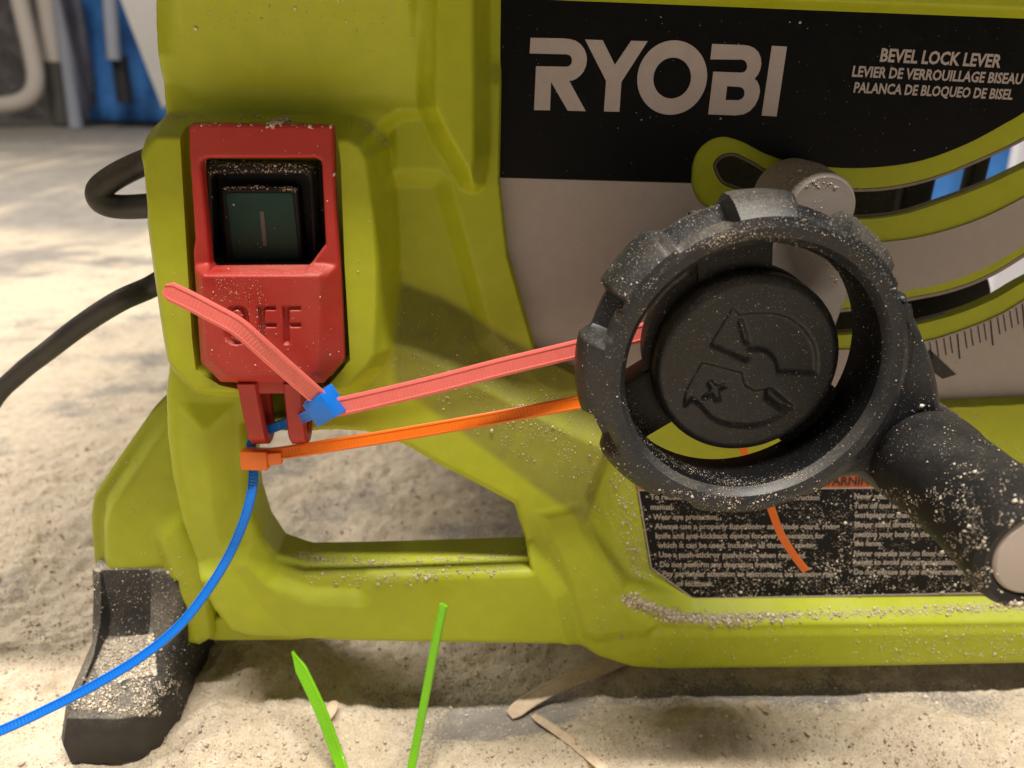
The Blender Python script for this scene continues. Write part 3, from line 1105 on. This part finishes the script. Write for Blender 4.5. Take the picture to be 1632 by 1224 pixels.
def uleg(pxt, pxb, wid):
    """one U shaped strap of the lockout loop: front strip, bottom bend, back strip"""
    bm = bmesh.new()
    path = [(606, .0245), (640, .0235), (675, .0225), (695, .0215), (706, .0195), (711, .0165), (706, .0130), (692, .0115), (650, .0115), (612, .0120)]
    path = catmull(path, 5)
    rings = []
    for i, (py, w) in enumerate(path):
        k = (py - 606) / 105
        c = P(pxt + (pxb - pxt) * k, py, .0235)
        c = Vector((c.x, -w, P(pxt, py, .0235).z))
        a, b = path[max(i - 1, 0)], path[min(i + 1, len(path) - 1)]
        pa, pb = P(pxt, a[0], .0235), P(pxt, b[0], .0235)
        t = Vector((0, -(b[1] - a[1]), pb.z - pa.z)).normalized()
        s = Vector((1, 0, 0))
        nn = t.cross(s)
        h = .0020
        rings.append([bm.verts.new(c + s * (x * wid / 2) + nn * (y * h)) for x, y in ((-1, -.6), (-.8, -1), (.8, -1), (1, -.6), (1, .6), (.8, 1), (-.8, 1), (-1, .6))])
    for A, B in zip(rings, rings[1:]):
        for k in range(8):
            bm.faces.new((A[k], A[(k + 1) % 8], B[(k + 1) % 8], B[k]))
    bm.faces.new(rings[0][::-1])
    bm.faces.new(rings[-1])
    return from_bm('lockout_loop', bm, M_RED, paddle, True, 40)


uleg(396, 411, .0060)
uleg(468, 474, .0056)
bm = bmesh.new()
q0, q1 = P(386, 610, .022), P(482, 613, .022)
obox(bm, (q0 + q1) * .5 + Vector((0, .003, 0)), ((q1.x - q0.x) / 2, 0, 0), (0, .006, 0), (0, 0, .0022))
bevel_all(bm, .0006)
from_bm('loop_bridge', bm, M_RED, paddle, True, 40)

# --- handwheel
wheel = None
_zt, _zb = P(1185, 303, .056).z, P(1185, 808, .054).z
R_OUT = (_zt - _zb) / 2
CX, CZ = P(918, 575, .054).x + R_OUT, (_zt + _zb) / 2
R_IN = CX - P(1001, 575, .061).x
nT, = (360,)
pads = [(93, 20), (141, 21), (184, 26), (228, 24), (270, 22), (311, 18), (51, 22)]


def padf(a, grow=0.0):
    """1 on a grip pad, 0 in a scallop; steep on one side, sloping on the other"""
    v = 0.0
    for c, hw in pads:
        d = (a - c + 180) % 360 - 180
        h = hw / 2 + grow
        if abs(d) < h:
            t = 1.0
        elif d >= h:
            t = 1 - (d - h) / 2.4
        else:
            t = 1 - (-d - h) / 5.0
        t = min(1, max(0, t))
        v = max(v, t * t * (3 - 2 * t))
    return v


bm = bmesh.new()
rings = []
for i in range(nT):
    a = 360.0 * i / nT
    p = padf(a)
    ro = R_OUT - .0001 - .0028 * (1 - p)
    fr = .0072 * (1 - p)
    fi = .0072 * (1 - padf(a, 2.6))
    th = math.radians(a)
    # profile (radius, w): inner wall, front roll, outer flank, back
    pf = [(R_IN + .0022, .0430), (R_IN + .0008, .0490), (R_IN, .0580), (R_IN + .0008, .0625), (R_IN + .0026, .0650), (R_IN + .0052, .0656), (R_IN + .0066, .0651), (R_IN + .0078, .0648 - fi * .55),
          (ro - .0052 - fr * .12, .0634 - fr * .95), (ro - .0018, .0598 - fr * .9), (ro, .0555 - fr * .4), (ro, .0510), (ro - .0012, .0485), (ro - .004, .0440), (R_IN + .005, .0425)]
    rings.append([bm.verts.new((CX + r * math.cos(th), -w, CZ + r * math.sin(th))) for r, w in pf])
k = len(rings[0])
for i in range(nT):
    A, B = rings[i], rings[(i + 1) % nT]
    for j in range(k):
        f = bm.faces.new((A[j], A[(j + 1) % k], B[(j + 1) % k], B[j]))
        f.material_index = 1 if j in (0, 1, 2, k - 1, k - 2) else 0  # near-black inner wall and back: their shade is put into the colour
wheel = from_bm('handwheel', bm, [M_WHEEL, flat('rim_shade_plastic', (0.005, 0.005, 0.0055), 0.6, .3, 300, spec=.12)], saw, True, 32)
tag(wheel, 'charcoal handwheel with scalloped rim and a projecting crank grip')

# lobe that carries the crank grip
HB = Vector((.1325, -.058, .1402))
bc, br = np.array((HB.x, HB.z)), .0160
cc = np.array((CX, CZ))
dv = bc - cc
ang = math.atan2(dv[1], dv[0])
lob = []
spread = math.radians(54)
for t in np.linspace(-spread, spread, 40):
    # outer edge blends from the rim circle to the boss with a hollow flank
    lob.append(cc + (R_IN + .0085) * np.array((math.cos(ang + t), math.sin(ang + t))))
D = np.linalg.norm(dv)


def lobe_r(t):
    """radius from the wheel centre of the lobe's edge at angle t from its axis"""
    s = math.sin(abs(t)) * D
    if s < br * .98:
        rb = math.cos(t) * D + math.sqrt(max(0, br * br - s * s))
    else:
        rb = 0
    rr_ = R_OUT - .0016
    x = abs(t) / (spread if t > 0 else spread * .50)
    fl = rr_ + (D + br * .55 - rr_) * max(0, 1 - x / .95) ** 1.55
    return max(rb, fl, rr_)


outer = [cc + lobe_r(t) * np.array((math.cos(ang + t), math.sin(ang + t))) for t in np.linspace(spread, -spread, 60)]
plate('crank_lobe', [np.array(lob + outer)], .0455, .0600, M_WHEEL, wheel, .0025, 3)

# hub, spokes
def disc(name, c, r_w, mat, parent, n=64, sharp=35):
    """lathe about the -Y axis: r_w = list of (radius, w)"""
    bm = bmesh.new()
    rings = []
    for r, w in r_w:
        rings.append([bm.verts.new((c[0] + r * math.cos(2 * math.pi * i / n), -w, c[1] + r * math.sin(2 * math.pi * i / n))) for i in range(n)])
    for A, B in zip(rings, rings[1:]):
        for i in range(n):
            bm.faces.new((A[i], A[(i + 1) % n], B[(i + 1) % n], B[i]))
    bm.faces.new(rings[0])
    bm.faces.new(rings[-1][::-1])
    return from_bm(name, bm, mat, parent, True, sharp)


RH = R_OUT * .578
HC = P(1194, 585, .053)
hc = (HC.x, HC.z)
hub = disc('hub', (CX, CZ), [(.004, .0), (.010, .001), (.010, .030), (RH * .84, .030), (RH * .90, .034), (RH * .92, .0395), (RH * .94, .0435), (RH * .98, .0462)], M_BLACKP, wheel)
# moulded hub cap with sunk arrows
SPH = .00034
xh = np.arange(hc[0] - RH * 1.02, hc[0] + RH * 1.02, SPH)
zh = np.arange(hc[1] - RH * 1.02, hc[1] + RH * 1.02, SPH)
XH, ZH = np.meshgrid(xh, zh)
rad = np.hypot(XH - hc[0], ZH - hc[1])
HH = np.full_like(XH, .0530)
C7 = lambda p: crop(p, 1040, 440, 4.372)
wh = .0530


def sink(H, pts, depth, ramp=.0005):
    d = sdf(XH, ZH, xz(C7(pts), wh))
    return H - depth * np.clip(-d / ramp, 0, 1)


arc_o = [(880, 262), (960, 290), (1040, 345), (1100, 415), (1140, 490), (1155, 570), (1152, 690)]
HH = sink(HH, [(565, 215), (615, 270), (700, 258), (790, 255)] + arc_o + [(870, 680), (868, 640), (850, 590), (810, 545), (760, 520), (670, 525), (690, 560), (660, 605), (400, 485)], .0013)
HH = sink(HH, [(635, 675), (345, 600), (320, 650), (280, 720), (235, 800), (222, 850), (215, 920), (280, 870), (330, 910), (400, 990), (470, 1030), (560, 1052), (680, 1060), (800, 1035), (900, 990), (992, 915), (830, 780), (780, 790), (720, 800), (660, 770), (640, 720)], .0013)
HH = sink(HH, [(800, 785), (832, 775), (985, 912), (910, 962), (790, 870)], .0016, .0012)
HH = sink(HH, [(605, 315), (648, 308), (695, 478), (648, 490)], .0012)
HH = sink(HH, [(385, 755), (430, 735), (470, 780), (515, 755), (535, 785), (485, 815), (495, 875), (450, 895), (425, 850), (365, 875), (350, 850), (415, 815)], .0012)
HH = blur(HH, 0.8)
HH0 = HH.copy()
q = np.clip(RH * .985 - rad, 0, .003)
HH -= .003 - np.sqrt(np.maximum(0, .003 ** 2 - (.003 - q) ** 2))
capo = shell('hub_cap', xh, zh, HH, rad - RH * .985, .044, M_WHEEL, wheel, HH0, .003)

for a0, wd in ((97, .0105), (214, .0092), (322, .011)):
    th = math.radians(a0)
    u = Vector((math.cos(th), 0, math.sin(th)))
    s = Vector((-math.sin(th), 0, math.cos(th)))
    bm = bmesh.new()
    mid = Vector((CX, -.0420, CZ)) + u * (RH * .8 + R_IN + .006) / 2
    obox(bm, mid, u * ((R_IN + .006 - RH * .8) / 2), s * wd, Vector((0, .0052, 0)))
    bevel_all(bm, .0012)
    from_bm('spoke', bm, M_BLACKP, wheel, True, 40)
# drive shaft collar on the panel
# crank grip
gc = (HB.x + .001, HB.z)
grip_prof = [(.006, .0560), (.0130, .0600), (.0147, .0610), (.0151, .0635), (.0149, .0680), (.0143, .0720), (.0141, .085), (.0144, .096), (.0150, .1025), (.0154, .1055), (.0152, .1082), (.0136, .1098), (.0115, .1092), (.0110, .1080)]
grip = disc('crank_grip', gc, grip_prof, M_BLACKP, wheel, 72, 40)
disc('end_cap', gc, [(.0107, .1065), (.0109, .1086), (.0102, .1094), (.006, .1098), (.001, .1099)], M_CAP, wheel, 64, 40)

# --- bevel lock lever
lv = empty('x', (0, 0, 0))
bpy.data.objects.remove(lv)
lc = P(1263, 316, .004)
lever = disc('bevel_lock_lever', (lc.x, lc.z), [(.006, -.004), (.0122, .001), (.0122, .012), (.0116, .0165), (.0106, .0172), (.0106, .0182), (.0110, .0190), (.0106, .0245), (.0094, .0262), (.005, .0268)], M_LEVER, saw, 64, 30)
plate('lever_arm', [xz([(1250, 330), (1300, 300), (1345, 330), (1352, 380), (1350, 440), (1342, 475), (1318, 545), (1285, 575), (1235, 570), (1215, 500), (1222, 400)], .020)], .0145, .0225, M_LEVER, lever, .0012, 3)
# --- dark works inside, behind the slots
bm = bmesh.new()
a, b = P(1090, 200, -.06), P(1431, 570, -.06)
b.x = P(1431, 322, -.062).x
obox(bm, ((a.x + b.x) / 2, .065, (a.z + b.z) / 2), (abs(b.x - a.x) / 2, 0, 0), (0, .004, 0), (0, 0, abs(a.z - b.z) / 2))
bevel_all(bm, .002)
from_bm('inner_bracket', bm, flat('olive_bracket', (0.045, 0.050, 0.036), .5, .3, 300), saw)
bm = bmesh.new()
a, b = P(1437, 310, -.08), P(1488, 312, -.08)
a.z, b.z = .235, .13
obox(bm, ((a.x + b.x) / 2, .083, (a.z + b.z) / 2), (abs(b.x - a.x) / 2, 0, 0), (0, .003, 0), (0, 0, abs(a.z - b.z) / 2))
a, b = P(1543, 290, -.08), P(1572, 292, -.08)
a.z, b.z = .245, .19
obox(bm, ((a.x + b.x) / 2, .083, (a.z + b.z) / 2), (abs(b.x - a.x) / 2, 0, 0), (0, .003, 0), (0, 0, abs(a.z - b.z) / 2))
bevel_all(bm, .002)
from_bm('inner_frame', bm, M_DARKIN, saw)
mc = P(1510, 490, -.06)
disc('motor', (mc.x, mc.z), [(.004, -.13), (.020, -.125), (.0235, -.12), (.0235, -.07), (.021, -.063), (.010, -.061), (.004, -.0605)], M_DARKIN, saw, 48)

# --- table top above the frame, its front rail; cord hook
bm = bmesh.new()
obox(bm, (0.10, 0.1590, 0.302), (0.34, 0, 0), (0, 0.2010, 0), (0, 0, .014))
bevel_all(bm, .003)
from_bm('table_top', bm, M_TABLE, saw, True, 40)
hk = [P(330, 232, -.004), P(280, 243, -.02), P(235, 257, -.03), P(190, 278, -.03), P(162, 298, -.03), P(157, 312, -.03), P(168, 325, -.03), P(200, 330, -.03), P(270, 326, -.022), P(335, 322, -.004)]
tube('cord_hook', catmull(hk, 8), .0042, M_CORD, saw)

# ================================================================== CABLE AND ZIP TIES
cp = [P(350, 392, -.004), P(300, 420, -.022), P(245, 455, -.030), P(190, 480, -.025), P(130, 518, -.03), P(75, 560, -.035), P(30, 596, -.04), P(-15, 645, -.045), P(-70, 760, -.045), P(-150, 930, -.045)]
o = tube('power_cord', catmull(cp, 8), [.0042 - .0007 * min(1, i / 48) for i in range(73)], M_CORD)
tag(o, 'thick black power cord curving down from behind the switch housing', 'cord')

toCam = lambda *p: (CAM - Vector(p[0])).normalized()
# pink tie
root = empty('zip_tie', P(530, 650, .033))
tag(root, 'pink zip tie reaching from the paddle to the handwheel, tail lying across the OFF lettering', 'zip tie')
pk = [P(262, 460, .040), P(300, 478, .041), P(340, 499, .042), P(378, 520, .0425), P(410, 547, .042), P(450, 583, .040), P(490, 618, .0375), P(520, 645, .035)]
ribbon('tail', catmull(pk, 12), .0054, .0013, M_PINK, root, Vector((-.15, -1, .25)), lambda t: min(1, .5 + t * 14))
pk = [P(515, 651, .0345), P(546, 647, .034), P(600, 635, .033), P(700, 611, .031), P(800, 585, .029), P(920, 556, .027), P(1040, 525, .024), P(1110, 505, .020), P(1190, 500, .018)]
ribbon('strap', catmull(pk, 14), .0058, .0013, M_PINK, root, Vector((0, -1, .15)))

# blue tie
root = empty('zip_tie', P(520, 650, .033))
tag(root, 'blue zip tie gripping the pink strap, its long tail curving over the rubber foot', 'zip tie')
hcen = P(517, 648, .0345)
ax = (P(540, 640, .0350) - P(492, 668, .032)).normalized()
ay = Vector((0.25, -.85, .35))
ay = (ay - ax * ay.dot(ax)).normalized()
az = ax.cross(ay)
bm = bmesh.new()
obox(bm, hcen, ax * .0046, az * .0048, ay * .0036, .84)
bevel_all(bm, .0006)
from_bm('head', bm, M_BLUE, root, True, 40)
nb = [hcen - ax * .003, P(488, 664, .0300), P(470, 669, .0185), P(440, 680, .0180), P(418, 690, .0178), P(405, 700, .0150), P(400, 713, .0155), P(402, 735, .0180), P(404, 757, .0205),
      P(400, 790, .0225), P(388, 832, .0245), P(365, 885, .027), P(330, 942, .030), P(285, 998, .034), P(225, 1047, .038), P(150, 1092, .042), P(70, 1133, .046), P(0, 1165, .050), P(-90, 1200, .054)]


def bf(t):
    return Vector((-.2 - .5 * max(0, t - .3), -1, .15 + 1.1 * max(0, t - .35)))


ribbon('strap', catmull(nb, 8), .0032, .0014, M_BLUE, root, bf)

# orange tie
root = empty('zip_tie', P(410, 732, .021))
tag(root, 'orange zip tie from the lockout loop to the handwheel, tail hanging over the warning label', 'zip tie')
oc = P(408, 731, .0205)
bm = bmesh.new()
obox(bm, oc, (.0042, 0, -.0002), (0, -.0034, .0008), (.0001, 0, .0034))
bevel_all(bm, .0006)
q = P(436, 727, .0205)
b2 = bmesh.new()
obox(b2, q, (.0030, 0, .0002), (0, -.0024, 0), (0, 0, .0022))
bevel_all(b2, .0005)
me2 = bpy.data.meshes.new('t')
b2.to_mesh(me2)
b2.free()
bm.from_mesh(me2)
from_bm('head', bm, M_ORANGE, root, True, 40)
ob = [P(410, 727, .021), P(450, 722, .0215), P(520, 711, .022), P(620, 695, .0225), P(760, 671, .0235), P(925, 641, .0245), P(1040, 622, .0245), P(1120, 606, .022), P(1172, 612, .019)]
ribbon('strap', catmull(ob, 12), .0043, .0013, M_ORANGE, root, Vector((0, -1, .3)))
ot = [P(1150, 600, .018), P(1170, 660, .020), P(1185, 716, .023), P(1205, 760, .026), P(1226, 803, .028), P(1243, 848, .030), P(1262, 880, .0305), P(1284, 909, .030)]
ribbon('tail', catmull(ot, 10), .0026, .0012, M_ORANGE, root, Vector((-.35, -1, .1)))

# lime ties: two cut tails sticking up from the floor
g0, g1 = G(575, 1290, .004), P(466, 1040, .022)
pth = [g0, G(556, 1250, .010), P(540, 1210, .040), P(510, 1130, .032), P(466, 1038, .022)]
o = ribbon('zip_tie', catmull(pth, 10), .0044, .0014, M_LIME, None, Vector((-.25, -1, .5)), lambda t: 1.0 if t < .93 else max(.12, (1 - t) / .07))
tag(o, 'broad lime zip tie tail with a pointed tip, rising left of the saw base', 'zip tie')
pth = [G(640, 1310, .004), G(646, 1270, .010), P(656, 1222, .046), P(676, 1120, .038), P(692, 1035, .033), P(707, 964, .030)]
o = ribbon('zip_tie', catmull(pth, 10), .0031, .0016, M_LIME, None, Vector((-.75, -1, .2)))
tag(o, 'narrow lime zip tie tail standing up in front of the lower green bar', 'zip tie')

# ================================================================== WOOD SLIVERS
def sliver(pts, wid, label, lift=.002, th=.0009):
    path = []
    for px, py, w in pts:
        g = G(px, py, .003)
        z = floor_z(g.x, g.y) + lift + w
        path.append(G(px, py, z))
    o = ribbon('wood_sliver', catmull(path, 8), wid, th, M_WOOD, None, Vector((0, -.3, 1)), lambda t: min(1, .62 + t * 5, .5 + (1 - t) * 5))
    tag(o, label, 'wood sliver')


sliver([(812, 1140, 0), (850, 1113, .001), (905, 1085, .003), (980, 1055, .004), (1050, 1020, .004)], .0062, 'broad pale wood sliver half under the saw base')
sliver([(850, 1140, 0), (905, 1178, .001), (980, 1240, .001)], .0034, 'long narrow wood sliver lying in the dust at the bottom edge')
sliver([(515, 1150, 0), (528, 1132, .002), (532, 1118, .002)], .0040, 'small wood chip beside the broad lime tie')
sliver([(1188, 1128, 0), (1206, 1122, .001), (1226, 1136, .001)], .0030, 'small pale wood chip below the middle of the saw base')

# ================================================================== SAWDUST
bpy.context.view_layer.update()
dg = bpy.context.evaluated_depsgraph_get()


def grains(name, pts, nrm, size, flatn=0.7, sink_=0.25):
    """one mesh of little crumbs: squashed four-sided grains at the points"""
    n = len(pts)
    pts, nrm = np.asarray(pts), np.asarray(nrm)
    sz = np.asarray(size).reshape(-1, 1)
    a = rng.normal(size=(n, 3))
    a -= nrm * np.sum(a * nrm, 1, keepdims=True)
    a /= np.linalg.norm(a, axis=1, keepdims=True) + 1e-9
    b = np.cross(nrm, a)
    el = rng.uniform(.5, 1.6, (n, 1))
    c = pts + nrm * sz * (.5 - sink_) * flatn
    j = lambda: rng.uniform(.7, 1.3, (n, 1))
    v = [c + a * sz * .5 * el * j() + nrm * sz * .12 * j(), c + b * sz * .5 * j() - nrm * sz * .1, c - a * sz * .5 * el * j(), c - b * sz * .5 * j() + nrm * sz * .1 * j(),
         c + nrm * sz * .5 * flatn * j(), c - nrm * sz * .5 * flatn]
    V = np.stack(v, 1).reshape(-1, 3)
    base = (np.arange(n) * 6).reshape(-1, 1, 1)
    T = np.array([(0, 1, 4), (1, 2, 4), (2, 3, 4), (3, 0, 4), (1, 0, 5), (2, 1, 5), (3, 2, 5), (0, 3, 5)]).reshape(1, 8, 3)
    Fq = (base + T).reshape(-1, 3)
    o = link(name, fast_mesh(name, V, Fq), M_DUST)
    return o


# crumbs on the floor near the camera
n = 60000
gxr = rng.uniform(-.28, .30, n * 3)
gyr = -0.13 + rng.random(n * 3) ** 1.25 * 0.45
ii = np.clip(np.searchsorted(gx, gxr), 0, nx - 1)
jj = np.clip(np.searchsorted(gy, gyr), 0, ny - 1)
keep = rng.random(n * 3) < np.clip(dust[jj, ii] * .6 + .30, 0.12, 1)
gxr, gyr, ii, jj = gxr[keep], gyr[keep], ii[keep], jj[keep]
pts = np.stack([gxr, gyr, Zf[jj, ii]], 1)
nr = np.tile(np.array((0., 0., 1.)), (len(pts), 1))
nr[:, :2] += rng.normal(0, .35, (len(pts), 2))
nr /= np.linalg.norm(nr, axis=1, keepdims=True)
sz = .00036 * np.exp(rng.normal(0, .65, len(pts)))
o = grains('floor_sawdust', pts, nr, np.clip(sz, .0002, .0022))
tag(o, 'pale sawdust crumbs strewn over the floor around the saw', 'sawdust', kind='stuff')

# specks that cling to the machine: rays through the photo's view find the surface under each speck
tri_v, tri_f = [], []
names = []
for ob_ in list(saw.children_recursive):
    if ob_.type != 'MESH' or 'lettering' in ob_.name:
        continue
    mm = ob_.data
    vv = np.zeros(len(mm.vertices) * 3)
    mm.vertices.foreach_get('co', vv)
    b = len(tri_v)
    tri_v += [tuple(q) for q in vv.reshape(-1, 3)]
    for p in mm.polygons:
        tri_f.append(tuple(i + b for i in p.vertices))
bvh = BVHTree.FromPolygons(tri_v, tri_f)


def inpoly(x, y, poly):
    ins = False
    for i in range(len(poly)):
        ax, ay = poly[i]
        bx, by = poly[i - 1]
        if (ay > y) != (by > y) and x < (bx - ax) * (y - ay) / (by - ay) + ax:
            ins = not ins
    return ins


SP_P, SP_N, SP_S = [], [], []


def drop(px, py, s, up=-2.0):
    d = ray(px, py).normalized()
    h = bvh.ray_cast(CAM, d)
    if h[0] is None:
        return
    nrm = h[1]
    if nrm.dot(d) > 0:
        nrm = -nrm
    if nrm.z < up:
        return
    SP_P.append(tuple(h[0])); SP_N.append(tuple(nrm)); SP_S.append(s)


def cloud(poly, n, s, sig=.45, up=-2.0, clump=None, thr=.5, seed=0):
    xs_, ys_ = [p[0] for p in poly], [p[1] for p in poly]
    k = 0
    tries = 0
    while k < n and tries < n * 30:
        tries += 1
        x, y = random.uniform(min(xs_), max(xs_)), random.uniform(min(ys_), max(ys_))
        if not inpoly(x, y, poly):
            continue
        if clump and float(fbm(np.array(x / clump), np.array(y / clump), 50 + seed, 3)) < thr + random.uniform(-.06, .06):
            continue
        drop(x, y, s * math.exp(random.gauss(0, sig)), up)
        k += 1


def along(line, n, spread, s, sig=.5):
    pts_ = catmull(line, 20)
    for _ in range(n):
        p = pts_[random.randrange(len(pts_))]
        drop(p[0] + random.gauss(0, spread), p[1] + random.gauss(0, spread * .6), s * math.exp(random.gauss(0, sig)))


cloud([(630, 455), (860, 562), (940, 606), (945, 800), (880, 760), (760, 690), (622, 595)], 1700, .00015, .6, clump=22, thr=.50)
cloud([(700, 560), (930, 640), (930, 790), (800, 720)], 480, .00022, .6, clump=30, thr=.56, seed=3)
cloud([(1014, 780), (1560, 775), (1580, 944), (1104, 954), (1036, 905)], 9000, .00017, .6, clump=14, thr=.44, seed=1)
cloud([(1100, 900), (1590, 890), (1600, 944), (1104, 954)], 700, .00042, .4, clump=16, thr=.48, seed=2)
along([(1000, 955), (1050, 972), (1100, 985), (1200, 982), (1340, 978), (1500, 972), (1632, 966)], 5500, 7, .00023, .75)
along([(1005, 950), (1060, 980), (1140, 990), (1250, 985)], 800, 9, .00045, .7)
along([(985, 760), (1005, 850), (1022, 915)], 600, 10, .00028, .7)
cloud([(940, 640), (1010, 760), (1030, 900), (985, 930), (935, 800)], 260, .0004)
along([(470, 885), (560, 897), (700, 893), (840, 884)], 700, 7, .00045)
along([(500, 915), (600, 925), (700, 915), (820, 905)], 220, 9, .00055)
cloud([(930, 1000), (1632, 990), (1632, 1050), (1050, 1060)], 420, .00034)
cloud([(1400, 1000), (1632, 990), (1632, 1050), (1400, 1056)], 320, .0004)
cloud([(850, 800), (1000, 940), (1000, 1040), (900, 1000)], 110, .00034)
# handwheel and crank grip
cloud([(915, 300), (1460, 300), (1540, 640), (1400, 760), (1180, 815), (960, 740), (910, 560)], 7500, .000095, .6)
cloud([(960, 300), (1400, 300), (1460, 560), (1300, 420), (1080, 400), (1000, 520), (930, 480)], 7500, .00010, .6, up=.18)
along([(1005, 640), (1045, 712), (1110, 752), (1190, 770), (1290, 755)], 1300, 7, .00014)
along([(1135, 395), (1170, 375), (1260, 385), (1330, 430)], 700, 9, .00014)
cloud([(1440, 650), (1530, 640), (1632, 720), (1632, 860), (1520, 800)], 420, .00020, .75, clump=26, thr=.5, seed=9)
cloud([(1420, 660), (1632, 720), (1632, 860), (1560, 900)], 200, .00016, .6)
cloud([(1215, 258), (1300, 262), (1340, 300), (1250, 300)], 260, .0003, .4, up=.1)
cloud([(1060, 540), (1130, 470), (1230, 455), (1320, 520), (1335, 620), (1250, 700), (1150, 700), (1075, 650)], 1700, .00010, .6)
# sticker, housing, paddle
cloud([(800, 10), (1632, 40), (1632, 160), (1500, 250), (1200, 240), (1100, 285), (796, 280)], 260, .00013, .6)
cloud([(250, 0), (660, 0), (660, 60), (280, 60)], 160, .00026, .5)
cloud([(245, 180), (610, 190), (625, 600), (560, 640), (260, 590)], 120, .00024, .5)
cloud([(305, 440), (520, 440), (520, 600), (330, 590)], 130, .00013, .6)
cloud([(340, 440), (410, 445), (430, 490), (350, 480)], 260, .00011, .5)
cloud([(365, 490), (398, 490), (398, 552), (358, 552)], 160, .0002, .4, clump=8, thr=.45)
cloud([(409, 490), (422, 490), (425, 550), (411, 550)], 90, .0002, .4)
along([(330, 261), (400, 262), (500, 266)], 260, 5, .00028)
along([(335, 275), (420, 272), (492, 274)], 130, 3, .00026)
along([(355, 300), (415, 297), (470, 302)], 260, 2.5, .00026)
along([(310, 199), (420, 198), (525, 203)], 60, 2.5, .0004)
along([(430, 200), (440, 194), (455, 192)], 130, 4.5, .0007)
along([(250, 190), (300, 186), (420, 186)], 160, 5, .0003)
along([(570, 195), (600, 210), (612, 235)], 160, 6, .00026)
cloud([(280, 20), (600, 20), (780, 300), (620, 330)], 70, .0002)
# leg and foot
cloud([(145, 905), (290, 905), (330, 1050), (290, 1140), (110, 1125), (150, 1050)], 3000, .00014, .7)
cloud([(168, 1020), (245, 1010), (250, 1075), (160, 1090), (150, 1060)], 15000, .00025, .6)
cloud([(110, 1080), (290, 1080), (270, 1145), (115, 1130)], 3600, .00022, .7, clump=18, thr=.46, seed=5)
cloud([(150, 800), (265, 640), (300, 1010), (160, 900)], 120, .00028)
o = grains('machine_sawdust', SP_P, SP_N, np.clip(SP_S, .00006, .0016), .55, .1)
tag(o, 'fine wood dust specks clinging to the saw, its label and handwheel', 'sawdust', kind='stuff')
